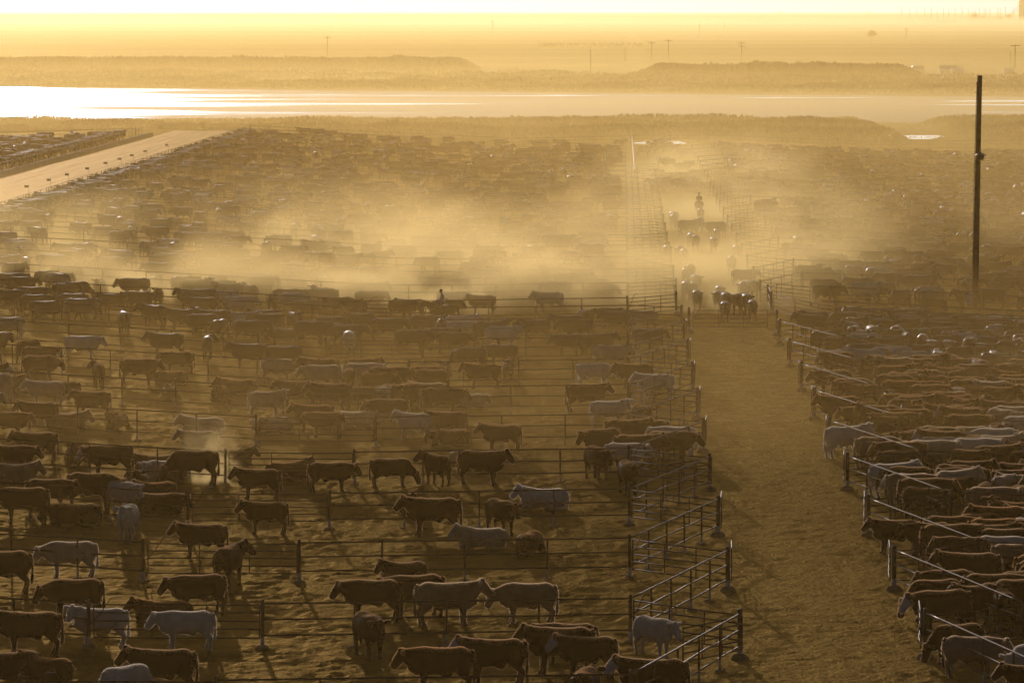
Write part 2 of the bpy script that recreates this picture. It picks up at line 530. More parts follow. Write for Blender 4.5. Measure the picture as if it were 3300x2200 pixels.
FM = {'line': foot_mesh(0.20, 0.07, 'line_footing', 1), 'corner': foot_mesh(0.22, 0.12, 'corner_footing', 2), 'alley': foot_mesh(0.28, 0.20, 'alley_footing', 3)}
RAILS = (1.43, 0.93, 0.42)

def rail_path(a, b, z, amt, rnd, n=None):
    d = math.dist(a[:2], b[:2]); n = n or max(2, int(d / 1.4)); P = []
    for i in range(n + 1):
        f = i / n
        x = a[0] + (b[0] - a[0]) * f; y = a[1] + (b[1] - a[1]) * f
        e = 0 if i in (0, n) else amt
        P.append((x + rnd.uniform(-e, e) * 0.4, y + rnd.uniform(-e, e), H(x, y) + z + rnd.uniform(-e, e)))
    return P

def fence(name, pts, kinds, label, group, seed=0, detail=True, bent=0.012, pm='pipe'):
    """pts: post places along the line; kinds: 'line' / 'corner' / 'alley' / None for each"""
    rnd = random.Random(seed)
    o = (pts[0][0], pts[0][1], H(*pts[0]))
    if not detail:
        mb = MB()
        for p, k in zip(pts, kinds):
            if k:
                z = H(*p) - o[2]; r = {'line': 0.034, 'corner': 0.057, 'alley': 0.08}[k]
                mb.tube([(p[0]-o[0], p[1]-o[1], z - 0.1), (p[0]-o[0], p[1]-o[1], z + (1.44 if k == 'line' else 1.57))], r, 6)
        for zr in RAILS:
            P = rail_path(pts[0], pts[-1], zr, bent, rnd, max(2, int(math.dist(pts[0], pts[-1]) / 3)))
            mb.tube([(p[0]-o[0], p[1]-o[1], p[2]-o[2]) for p in P], 0.03, 5)
        return tag(obj(name, mb.mesh(name, M[pm], True), loc=o), label, 'fence', group)
    root = tag(empty(name, o), label, 'fence', group)
    for p, k in zip(pts, kinds):
        if not k: continue
        z = H(*p)
        po = obj('post', PM[k], root, (p[0] - o[0], p[1] - o[1], z - o[2]), rnd.uniform(0, 6))
        po.rotation_euler = (rnd.uniform(-.012, .012), rnd.uniform(-.012, .012), rnd.uniform(0, 6))
        obj('painted_base', BM[k], po)
        obj('footing', FM[k], po, rz=rnd.uniform(0, 6))
    for zr in RAILS:
        P = rail_path(pts[0], pts[-1], zr, bent * (0.3 if zr > 1.3 else 1.2), rnd)
        mb = MB(); mb.tube([(p[0]-o[0], p[1]-o[1], p[2]-o[2]) for p in P], 0.030, 8)
        obj('rail', mb.mesh('rail', M[pm], True), root)
    return root

DIG = {'0': 'abcdef', '1': 'bc', '2': 'abged', '3': 'abgcd', '4': 'fgbc', '5': 'afgcd', '6': 'afgedc', '7': 'abc', '8': 'abcdefg', '9': 'abcdfg'}
SEG = {'a': (0, 2, 1, 2), 'b': (1, 1, 1, 2), 'c': (1, 0, 1, 1), 'd': (0, 0, 1, 0), 'e': (0, 0, 0, 1), 'f': (0, 1, 0, 2), 'g': (0, 1, 1, 1)}
def digits(text, w, h, t, m, depth, parent, loc):
    """welded or painted block digits in the XZ plane, centred on loc; one mesh per digit"""
    n = len(text); cw = w / n
    for i, ch in enumerate(text):
        mb = MB(); x0 = -w / 2 + i * cw + cw * 0.18; sx = cw * 0.6; sz = h / 2
        e = 0.0
        for s in DIG[ch]:
            ax, az, bx, bz = SEG[s]; e += 0.0004
            xa, xb = x0 + ax * sx, x0 + bx * sx; za, zb = -h / 2 + az * sz, -h / 2 + bz * sz
            mb.box(min(xa, xb) - t, max(xa, xb) + t, -depth - e, depth, min(za, zb) - t, max(za, zb) + t)
        obj('digit', mb.mesh('digit', m), parent, loc)

def gate(name, a, b, label, group, seed=0, detail=True, lever=True, plate=None, lift=0.0):
    """five-bar pipe gate from a to b"""
    rnd = random.Random(seed)
    o = (a[0], a[1], H(*a)); L = math.dist(a, b); rz = math.atan2(b[1] - a[1], b[0] - a[0]); dz = H(*b) - o[2]
    def pt(f, z): return (f * L, 0, z + dz * f + lift)
    g0, g1 = 0.03, 0.985
    bars = [1.38, 1.13, 0.87, 0.61, 0.34]
    ups = [g0, 0.36, 0.68, g1]
    def bar_mb(z):
        mb = MB(); mb.tube([(p[0], rnd.uniform(-.012, .012), p[2] + (rnd.uniform(-.012, .012) if 0 < i < 3 else 0)) for i, p in enumerate([pt(g0, z), pt(.36, z), pt(.68, z), pt(g1, z)])], 0.024, 8); return mb
    def up_mb(f):
        mb = MB(); mb.tube([pt(f, 0.32), pt(f, 1.40)], 0.022, 8); return mb
    if not detail:
        mb = MB()
        for z in bars: q = bar_mb(z); mb.add(q.V, q.F)
        for f in ups: q = up_mb(f); mb.add(q.V, q.F)
        return tag(obj(name, mb.mesh(name, M['pipe'], True), loc=o, rz=rz), label, 'gate', group)
    root = tag(empty(name, o, rz), label, 'gate', group)
    for z in bars: obj('bar', bar_mb(z).mesh('bar', M['pipe'], True), root)
    for f in ups: obj('upright', up_mb(f).mesh('upright', M['pipe'], True), root)
    if lever:
        mb = MB(); mb.tube([pt(0.0, 0.72), pt(0.07, 1.10), pt(0.125, 1.56), pt(0.145, 1.62), pt(0.19, 1.63)], 0.016, 6)
        mb.V = [(x, y - 0.04, z) for x, y, z in mb.V]
        obj('latch_lever', mb.mesh('latch_lever', M['pipe'], True), root)
    if plate is not None:
        c = pt(0.46, 1.245)
        mb = MB()
        for q in ((-.19, .19, -.105, -.09), (-.19, .19, .09, .105), (-.19, -.175, -.09, .09), (.175, .19, -.09, .09)):
            mb.box(c[0] + q[0], c[0] + q[1], -.008, .008, c[2] + q[2], c[2] + q[3])
        pl = obj('number_plate', mb.mesh('number_plate', M['pipe2']), root)
        if plate: digits(plate, 0.30, 0.13, 0.010, M['pipe2'], 0.006, pl, c)
    return root

def along(a, b, step, ka='corner', kb='corner'):
    L = math.dist(a, b); n = max(1, round(L / step))
    pts = [(a[0] + (b[0] - a[0]) * i / n, a[1] + (b[1] - a[1]) * i / n) for i in range(n + 1)]
    return pts, [ka] + ['line'] * (n - 1) + [kb]

def uv(u, n):
    Y = gy(n); return (gx(u, Y), Y)
def view_u(n, side):
    """grid u of the picture's edge at row n, plus a margin"""
    Y = gy(n); X = side * (0.1123 * Y + 2.0); return X - SLOPE * (Y - Y0)

CORN_U, GATE_R, GATE_L, BUNK_U = 3.75, -7.9, -13.4, -50.2
LEFT_ROWS = [-1, 0, 1, 2, 3, 4, 5, 6, 7, 8, 8.68] + [9.13 + k for k in range(0, 22)]
def left_row(i, n):
    detail = n < 9.5
    gname = 'pipe fences between the left pens'
    w = ordw(i + 1)
    c = uv(CORN_U, n); gr = uv(GATE_R, n); gl = uv(GATE_L, n)
    le = max(view_u(n, -1), BUNK_U); le_p = uv(le, n)
    if detail:
        P, K = along(gr, c, 2.9); fence('pipe_fence', P, K, f'{w} dark pipe fence from the bottom reaching the alley corner, left side', gname, i)
        gate('pipe_gate', gl, gr, f'{w} five bar pipe gate from the bottom in the mid pen fence line', 'gates in the left fence lines', i)
        if le < GATE_L - 1:
            P, K = along(le_p, gl, 2.75, 'corner' if le == BUNK_U else 'line')
            fence('pipe_fence', P, K, f'{w} dark pipe fence from the bottom running uphill to the left edge', gname, i + 50)
    else:
        P, K = along(le_p, c, 2.9, 'line', 'line')
        fence('pipe_fence', P, K, f'{w} hazy pipe fence from the bottom across the left pens', gname, i, False)
for i, n in enumerate(LEFT_ROWS): left_row(i, n)

# sawtooth fences along the alley, near block then far block (mirrored)
AL_L = lambda n: 7.15
LU, RU, RLINE = 7.12, 12.86, 16.15
PLATES = {}
for k in range(-1, 8):                                    # near block, left
    a = uv(LU, k + 0.777); i = k + 2
    P, K = along(uv(CORN_U, k), a, 2.75, None, 'alley')
    fence('sawtooth_fence', P, K, f'{ordw(i)} slanting pipe fence from the bottom on the left side of the alley', 'slanting fences along the alley', 200 + k, pm='pipe2', bent=0.018)
    gate('pipe_gate', uv(CORN_U, k + 1), a, f'{ordw(i)} pen gate from the bottom on the left side of the alley', 'pen gates along the alley', 220 + k, plate='')
    # the alley gate folded back on its post: two stand open along the slanting fence
    if k in (-1, 2):
        e = (a[0] - 1.9, a[1] - 3.0)
        st = 'standing half open beside the slanting fence'
    else:
        e = (a[0] + 0.12 + 3.3 * 0.05, a[1] + 3.3); st = 'folded along the alley'
    gate('alley_gate', (a[0] + 0.12, a[1]), e, f'{ordw(i)} alley gate from the bottom {st}, left side', 'alley gates folded back', 240 + k, lever=False)
for k in range(-1, 8):                                    # near block, right
    a = uv(RU, k + 0.79); i = k + 2
    P, K = along(a, uv(RLINE, k - 0.08), 2.75, 'alley', 'corner')
    fence('sawtooth_fence', P, K, f'{ordw(i)} slanting pipe fence from the bottom on the right side of the alley', 'slanting fences along the alley', 260 + k, pm='pipe2', bent=0.018)
    gate('pipe_gate', uv(RLINE, k + 0.92), a, f'{ordw(i)} pen gate from the bottom on the right side of the alley', 'pen gates along the alley', 280 + k, plate='')
    gate('alley_gate', (a[0] - 0.14, a[1]), (a[0] - 0.14 + 3.3 * 0.07, a[1] + 3.3), f'{ordw(i)} alley gate from the bottom folded along the alley, right side', 'alley gates folded back', 300 + k, lever=False)
for k in range(-1, 9):
    n = k + 0.92
    re = view_u(n, 1)
    if re < RLINE + 1: continue
    P, K = along(uv(RLINE, n), uv(re, n), 2.9, None, 'line')
    fence('pipe_fence', P, K, f'{ordw(k + 2)} dark pipe fence from the bottom between the crowded right pens', 'pipe fences between the right pens', 320 + k)
# the cross lane and the gate that closes the alley
lp, rp = uv(LU + 0.55, 8.42), uv(RU - 0.35, 8.42)
gate('alley_gate', lp, rp, 'wide closed pipe gate across the alley in front of the driven cattle', 'gates across the alley', 400)
for p, side in ((uv(LU + 0.45, 8.40), 'left'), (uv(RU + 0.1, 8.27), 'right')):
    P2, K2 = [p, (p[0], p[1] + 0.9)], ['alley', 'corner']
    fence('gate_post_pair', P2, K2, f'short stout gate post pair at the {side} end of the alley gate', 'gate posts at the alley crossing', 402)
for s, u0, n0, n1 in (('left', LU - 0.15, 9.40, 9.80), ('right', RU + 0.35, 9.40, 9.85)):
    P, K = along(uv(u0, n0), uv(u0, n1), 2.2, 'alley', 'alley')
    fence('pipe_fence', P, K, f'short glinting pipe fence beyond the cross lane on the {s} of the alley', 'short fences at the crossing', 404)
P, K = along(uv(CORN_U, 8.68), uv(LU, 8.55), 2.2, None, 'alley'); fence('pipe_fence', P, K, 'short pipe fence closing the cross lane at the left alley post', 'short fences at the crossing', 405)
gate('pipe_gate', uv(CORN_U, 9.13), uv(LU - 0.15, 9.40), 'lane gate meeting the alley just above the white rider\'s lane', 'gates at the crossing', 406)
gate('pipe_gate', uv(RLINE + 1.2, 8.5), uv(RU + 0.4, 9.40), 'slanting lane gate on the right of the crossing with a welded number', 'gates at the crossing', 407, plate='603')
for n, w in ((8.55, 'near'), (9.85, 'far')):
    P, K = along(uv(RLINE + 1.2, n), uv(view_u(n, 1), n), 2.9, 'corner', 'line')
    fence('pipe_fence', P, K, f'{w} pipe fence of the cross lane to the right of the alley', 'fences of the right cross lane', 408)
# far block
for k in range(10, 24):
    a = uv(LU, k + 0.3); i = k - 9; hz = 'hazy '
    P, K = along(a, uv(CORN_U, k + 1.13), 2.75, 'alley', None)
    fence('sawtooth_fence', P, K, f'{ordw(i)} hazy slanting fence beyond the cross lane on the left of the alley', 'far slanting fences along the alley', 420 + k, False)
    gate('pipe_gate', uv(CORN_U, k + 0.13), a, f'{ordw(i)} hazy pen gate beyond the cross lane on the left of the alley', 'far pen gates along the alley', 440 + k, False)
for k in range(10, 30):
    a = uv(RU, k + 0.2); i = k - 9
    P, K = along(a, uv(RLINE, k + 0.85), 2.75, 'alley', 'corner')
    fence('sawtooth_fence', P, K, f'{ordw(i)} hazy slanting fence beyond the cross lane on the right of the alley', 'far slanting fences along the alley', 460 + k, False)
    gate('pipe_gate', uv(RLINE, k - 0.15), a, f'{ordw(i)} hazy pen gate beyond the cross lane on the right of the alley', 'far pen gates along the alley', 480 + k, False)
    n = k + 0.85
    P, K = along(uv(RLINE, n), uv(view_u(n, 1), n), 2.9, None, 'line')
    fence('pipe_fence', P, K, f'{ordw(i)} hazy pipe fence beyond the cross lane between the right pens', 'far pipe fences between the right pens', 500 + k, False)
P, K = along(uv(CORN_U + 1.0, 23.3), uv(CORN_U + 1.0, 32.0), 2.9, 'corner', 'corner')
fence('pipe_fence', P, K, 'straight glinting pipe fence at the far left end of the alley', 'far end fences', 520, False, pm='pipe2', bent=0.05)
for n_, w_ in ((24.6, 'near'), (27.4, 'middle'), (30.2, 'far')):
    gate('alley_gate', uv(5.0, n_), uv(12.4, n_), f'{w_} hazy gate of three across the far end of the alley', 'far gates across the alley', 530, False)
P, K = along(uv(-50, 30.9), uv(4.5, 32.0), 2.9); fence('pipe_fence', P, K, 'perimeter pipe fence behind the farthest left pens', 'perimeter fences', 521, False)
P, K = along(uv(4.8, 32.1), uv(view_u(33, 1), 33.0), 2.9); fence('pipe_fence', P, K, 'perimeter pipe fence behind the farthest right pens', 'perimeter fences', 522, False)
P, K = along(uv(-90, 29.3), uv(-63.5, 29.3), 2.9); fence('pipe_fence', P, K, 'perimeter pipe fence behind the pens left of the feed road', 'perimeter fences', 523, False)

# ------------------------------------------------------------------ feed bunks and their signs along the road
def bunk(u, ya, yb, side, label):
    o = (gx(u, ya), ya, H(gx(u, ya), ya)); L = yb - ya
    root = tag(empty('feed_bunk', o), label, 'feed bunk', 'feed bunks along the road')
    def pth(du, z, n=30):
        return [(gx(u + du, ya + L * i / n) - o[0], L * i / n, H(gx(u + du, ya + L * i / n), ya + L * i / n) - o[2] + z) for i in range(n + 1)]
    prof = [(-.45, -.1), (-.45, .62), (-.36, .62), (-.22, .22), (.22, .22), (.34, .48), (.45, .48), (.45, -.1)]
    V, Fc = [], []
    rows = [pth(p[0] * side, p[1]) for p in prof]
    n = len(rows[0])
    for r in rows: V += r
    for j in range(len(prof) - 1):
        for i in range(n - 1): Fc.append((j*n+i, (j+1)*n+i, (j+1)*n+i+1, j*n+i+1))
    obj('trough', mesh_np('trough', V, Fc, M['concrete']), root)
    mb = MB(); mb.tube(pth(.55 * side, 1.32), 0.024, 6); obj('neck_rail', mb.mesh('neck_rail', M['pipe'], True), root)
    pm = MB(); pm.tube([(0, 0, -0.05), (0, 0, 1.35)], 0.034, 6); pmm = pm.mesh('bunk_post', M['pipe'], True)
    for i in range(int(L / 4.1)):
        y = ya + 1 + i * 4.1; x = gx(u + .55 * side, y)
        obj('post', pmm, root, (x - o[0], y - ya, H(x, y) - o[2]))
bunk(-51.1, 385, 654, 1, 'long concrete feed bunk on the near side of the feed road')
bunk(-63.0, 470, 640, -1, 'long concrete feed bunk on the far side of the feed road')
SIGNS = [(-46.06,428.5),(-45.61,445.0),(-44.92,459.5),(-44.69,477.0),(-44.28,493.8),(-43.6,507.6),(-42.9,520.1),(-42.36,534.8),(-41.02,560.1)]
pole_m = MB().tube([(0, 0, -0.1), (0, 0, 1.42)], 0.016, 6).mesh('sign_pole', M['pipe'], True)
plate_m = MB().box(-0.40, -0.02, -0.008, 0.008, 1.18, 1.40).mesh('sign_plate', M['sign'])
for i, (x, y) in enumerate(SIGNS):
    x = gx(-52.4, y)
    s = tag(empty('pen_sign', (x, y, H(x, y)), R(-4)), f'{ordw(i + 1)} small white number sign from the left edge beside the feed road', 'sign', 'pen number signs along the feed road')
    obj('pole', pole_m, s)
    pl = obj('plate', plate_m, s)
    digits(str(240 + i), 0.33, 0.15, 0.008, M['digit'], 0.004, pl, (-0.21, -0.012, 1.29))

# ------------------------------------------------------------------ animals and people: shells joined into one continuous skin
def skin_mesh(name, mb, voxel, smooth=3, ratio=1.0, mats=()):
    me = mb.mesh(name + '_shell')
    o = bpy.data.objects.new(name + '_shell', me); COL.objects.link(o)
    r = o.modifiers.new('r', 'REMESH'); r.mode = 'VOXEL'; r.voxel_size = voxel; r.adaptivity = 0.0
    if smooth:
        s = o.modifiers.new('s', 'SMOOTH'); s.iterations = smooth; s.factor = 0.5
    if ratio < 1.0:
        d = o.modifiers.new('d', 'DECIMATE'); d.ratio = ratio
    dg = bpy.context.evaluated_depsgraph_get()
    out = bpy.data.meshes.new_from_object(o.evaluated_get(dg))
    out.name = name
    bpy.data.objects.remove(o); bpy.data.meshes.remove(me)
    out.materials.clear()
    for m in mats: out.materials.append(m)
    out.polygons.foreach_set('use_smooth', [True] * len(out.polygons))
    return out

def leg(mb, pts, rad, seg=10):
    mb.tube(pts, rad, seg, up=(1, 0, 0.01))

def cow_shell(pose):
    mb = MB()
    lying = pose in ('lu', 'll')
    dz = -0.50 if lying else 0.0
    tr = [(-.89, 1.15, .07, .12), (-.85, 1.115, .17, .22), (-.76, 1.065, .25, .295), (-.60, 1.015, .29, .35), (-.40, .985, .31, .345),
          (-.14, .95, .345, .365), (.12, .94, .355, .38), (.36, .94, .335, .395), (.54, .95, .295, .405), (.69, .98, .25, .37), (.82, 1.01, .19, .30), (.91, 1.02, .12, .19), (.95, 1.02, .05, .10)]
    if lying: tr = [(x, z - .01, w * (1.13 if abs(x) < .5 else 1.05), h * .93) for x, z, w, h in tr]
    mb.tube([(x, 0, z + dz) for x, z, w, h in tr], [(w, h) for x, z, w, h in tr], 24, power=2.5)
    # hip and shoulder muscle, brisket
    for s in (-1, 1):
        mb.tube([(-.86, s*.13, .96+dz), (-.72, s*.18, .93+dz), (-.54, s*.20, .88+dz), (-.36, s*.18, .82+dz)], [(.06, .16), (.14, .33), (.13, .31), (.05, .12)], 12)
        mb.tube([(.26, s*.22, .90+dz), (.44, s*.215, .90+dz), (.62, s*.18, .93+dz), (.76, s*.12, .96+dz)], [(.05, .14), (.115, .33), (.105, .31), (.05, .14)], 12)
    mb.tube([(.45, 0, .63+dz), (.68, 0, .65+dz), (.86, 0, .76+dz), (.92, 0, .87+dz)], [(.14, .10), (.13, .12), (.10, .11), (.05, .08)], 12)
    # neck and head
    poll, d = {'u': ((1.04, 0, 1.32), (.72, 0, -.69)), 'n': ((1.10, 0, 1.18), (.64, 0, -.77)), 'w': ((1.10, 0, 1.17), (.64, 0, -.77)),
               'd2': ((1.15, 0, 1.02), (.50, 0, -.87)), 'd': ((1.14, 0, .66), (.36, 0, -.93)),
               'tl': ((.97, .20, 1.35), (.25, .74, -.62)), 'tr': ((.97, -.20, 1.35), (.25, -.74, -.62)),
               'lu': ((1.01, .02, 1.36), (.70, .10, -.70)), 'll': ((1.04, .16, 1.16), (.56, .50, -.66))}[pose]
    poll = Vector(poll) + Vector((0, 0, dz)); d = Vector(d).normalized()
    sh = Vector((.60, 0, 1.00 + dz))
    q = sh.lerp(poll, .30) + Vector((0, 0, -.02)); mid = sh.lerp(poll, .62) + Vector((0, 0, -.035))
    mb.tube([sh - Vector((.10, 0, .0)), q, mid, poll + d * .02 + Vector((0, 0, -.03))], [(.23, .345), (.205, .31), (.165, .245), (.115, .155)], 18)
    side = d.cross(Vector((0, 0, 1))).normalized(); upv = side.cross(d).normalized()
    hp = [(-.09, .075, .08, 0), (-.04, .12, .12, .0), (.06, .138, .150, -.008), (.15, .128, .156, -.018), (.25, .110, .140, -.028), (.34, .098, .124, -.036), (.42, .104, .118, -.042), (.47, .098, .100, -.046), (.50, .06, .06, -.048)]
    mb.tube([poll + d * (t * 1.06) + upv * o for t, w, h, o in hp], [(w, h) for t, w, h, o in hp], 18, up=tuple(upv), power=2.5)
    for s in (-1, 1):                                                     # ears
        b = poll + side * (s * .10) + upv * .03 - d * .02
        mb.tube([b, b + side*(s*.08) + upv*.01, b + side*(s*.18) - upv*.005 - d*.015, b + side*(s*.245) - upv*.03 - d*.03, b + side*(s*.275) - upv*.045 - d*.035], [(.035, .034), (.066, .032), (.080, .031), (.058, .028), (.022, .02)], 10, up=tuple((upv*.6 + d*.8)))
    mb.tube([poll + upv*.10 - d*.07, poll + upv*.15 - d*.02, poll + upv*.12 + d*.06], [(.06, .04), (.075, .045), (.04, .03)], 8)
    # legs
    if not lying:
        st = {'w': ((.22, -.18), (-.18, .22))}.get(pose, ((.04, -.03), (.03, -.07)))
        for j, s in enumerate((-1, 1)):
            a = st[0][j]; b = st[1][j]
            y = s * .175
            leg(mb, [(.50, s*.16, .82), (.51 + a*.25, y, .60), (.52 + a*.6, y, .41), (.52 + a*.75, y, .33), (.52 + a*.95, y, .16), (.53 + a, y, .10), (.56 + a, y, .05), (.57 + a, y, -.015)],
                [(.15, .18), (.105, .130), (.070, .080), (.070, .074), (.052, .054), (.060, .062), (.070, .080), (.075, .088)])
            yh = s * .185
            leg(mb, [(-.62, s*.17, .88), (-.60 + b*.2, yh, .68), (-.66 + b*.5, yh, .54), (-.76 + b*.7, yh, .43), (-.745 + b*.85, yh, .30), (-.715 + b, yh, .16), (-.705 + b, yh, .09), (-.68 + b, yh, .045), (-.675 + b, yh, -.015)],
                [(.16, .28), (.135, .205), (.092, .125), (.064, .084), (.054, .060), (.053, .056), (.060, .066), (.070, .080), (.075, .088)])
        mb.tube([(.12, 0, .60), (-.06, 0, .565), (-.20, 0, .51), (-.27, 0, .55), (-.34, 0, .66)], [(.05, .04), (.06, .06), (.04, .05), (.04, .04), (.03, .03)], 8)
        tl = [(-.84, .0, 1.28), (-.915, .01, 1.21), (-.95, .015, .95), (-.945, .02, .70), (-.94, .02, .58), (-.93, .02, .44), (-.92, .02, .30)]
        mb.tube(tl, [.045, .038, .033, .033, .05, .058, .025], 8, up=(1, 0, 0))
    else:
        for s in (-1, 1):                                                  # folded forelegs
            mb.tube([(.42, s*.20, .30), (.74, s*.22, .17), (.90, s*.22, .11), (.76, s*.19, .06), (.52, s*.17, .05)], [.13, .105, .085, .065, .065], 10)
        mb.tube([(-.55, .24, .34), (-.26, .42, .20), (-.12, .48, .11), (-.32, .53, .07), (-.52, .51, .06), (-.66, .49, .05)], [(.18, .26), (.15, .19), .09, .07, .062, .068], 10)
        mb.tube([(-.50, -.28, .32), (-.22, -.39, .20), (-.04, -.39, .11), (.06, -.37, .07)], [(.18, .26), (.14, .17), .08, .065], 10)
        mb.tube([(-.86, .0, 1.24 + dz), (-.95, .03, 1.06 + dz), (-.97, .1, .35), (-.90, .26, .07), (-.76, .38, .05)], [.042, .036, .032, .036, .05], 8, up=(1, 0, 0))
        mb.V = [(x, y, max(z, -.01)) for x, y, z in mb.V]
    return mb, poll, d, side, upv

def add_face(me, poll, d):
    n = len(me.vertices)
    co = np.empty(n * 3, np.float32); me.vertices.foreach_get('co', co); co = co.reshape(-1, 3)
    r = co - np.array(poll)
    t = r @ np.array(d)
    lat = np.abs(r @ np.array(d.cross(Vector((0, 0, 1))).normalized()))
    dist = np.linalg.norm(r - np.outer(t, np.array(d)), axis=1)
    f = sstep(.03, .10, t) * (dist < .22) * (1 - sstep(.085, .14, lat) * (t < .1))
    at = me.attributes.new('face', 'FLOAT', 'POINT')
    at.data.foreach_set('value', f.astype(np.float32))

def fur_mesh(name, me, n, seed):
    """stray coat hairs along back, neck, rump and belly line, added for a bright rim"""
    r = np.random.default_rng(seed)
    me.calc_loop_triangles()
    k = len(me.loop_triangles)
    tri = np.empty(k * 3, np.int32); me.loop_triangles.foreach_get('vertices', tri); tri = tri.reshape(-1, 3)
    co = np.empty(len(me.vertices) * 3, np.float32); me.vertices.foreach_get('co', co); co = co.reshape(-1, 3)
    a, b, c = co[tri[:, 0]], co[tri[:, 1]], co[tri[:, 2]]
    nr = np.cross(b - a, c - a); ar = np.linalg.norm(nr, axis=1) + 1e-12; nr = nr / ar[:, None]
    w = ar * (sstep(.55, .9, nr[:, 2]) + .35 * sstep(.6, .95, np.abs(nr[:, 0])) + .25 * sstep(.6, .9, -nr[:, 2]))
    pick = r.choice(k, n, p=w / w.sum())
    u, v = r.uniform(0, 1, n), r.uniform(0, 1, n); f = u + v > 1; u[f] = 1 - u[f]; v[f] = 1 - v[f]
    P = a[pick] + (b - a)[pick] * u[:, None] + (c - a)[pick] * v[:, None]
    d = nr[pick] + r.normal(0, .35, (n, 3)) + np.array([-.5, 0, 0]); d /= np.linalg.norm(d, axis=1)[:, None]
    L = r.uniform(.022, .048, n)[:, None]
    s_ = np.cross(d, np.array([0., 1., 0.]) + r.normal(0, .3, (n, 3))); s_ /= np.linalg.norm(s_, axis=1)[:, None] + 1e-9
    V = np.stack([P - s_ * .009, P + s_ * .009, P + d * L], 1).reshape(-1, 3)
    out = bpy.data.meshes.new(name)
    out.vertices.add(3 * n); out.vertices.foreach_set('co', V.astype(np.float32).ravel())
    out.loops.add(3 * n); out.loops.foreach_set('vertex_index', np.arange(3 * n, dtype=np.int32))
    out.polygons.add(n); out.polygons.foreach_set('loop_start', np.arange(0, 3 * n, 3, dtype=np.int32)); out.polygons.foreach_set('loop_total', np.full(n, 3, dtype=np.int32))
    out.update(calc_edges=True); out.materials.append(RIM_HAIR['black'])
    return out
def rim_hair_mat(name, c):
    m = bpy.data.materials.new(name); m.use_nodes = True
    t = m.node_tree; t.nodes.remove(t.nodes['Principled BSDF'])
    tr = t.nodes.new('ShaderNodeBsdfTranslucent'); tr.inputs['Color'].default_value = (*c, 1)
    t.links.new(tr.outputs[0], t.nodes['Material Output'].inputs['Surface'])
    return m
RIM_HAIR = {k: rim_hair_mat('rim_hair_' + k, c) for k, c in {'black': (.66, .46, .27), 'baldy': (.66, .46, .27), 'brown': (.72, .45, .23), 'tan': (.90, .72, .50), 'cream': (.95, .82, .64), 'white': (.96, .88, .76), 'grey': (.85, .68, .48)}.items()}  # paler than the coats: golden rim light put into the hair colour
FUR = {}
POSES = ('u', 'n', 'w', 'd2', 'd', 'tl', 'tr', 'lu', 'll')
COWM, COWLOW, EAR = {}, {}, {}
for p in POSES:
    mb, poll, d, side, upv = cow_shell(p)
    me = skin_mesh('cattle_' + p, mb, 0.021, 2, 0.34, [COATS['black']])
    add_face(me, poll, d)
    COWM[p] = me
    FUR[p] = fur_mesh('rim_hair_' + p, me, 3800, len(FUR))
    EAR[p] = (poll + side * .22 - d * .0 - upv * .03, d)
    lo = skin_mesh('cattle_low_' + p, mb, 0.045, 2, 0.11, [COATS['black']])
    v = np.empty(len(lo.vertices) * 3, np.float32); lo.vertices.foreach_get('co', v)
    lo.calc_loop_triangles()
    tr = np.empty(len(lo.loop_triangles) * 3, np.int32); lo.loop_triangles.foreach_get('vertices', tr)
    COWLOW[p] = (v.reshape(-1, 3), tr.reshape(-1, 3))
    bpy.data.meshes.remove(lo)

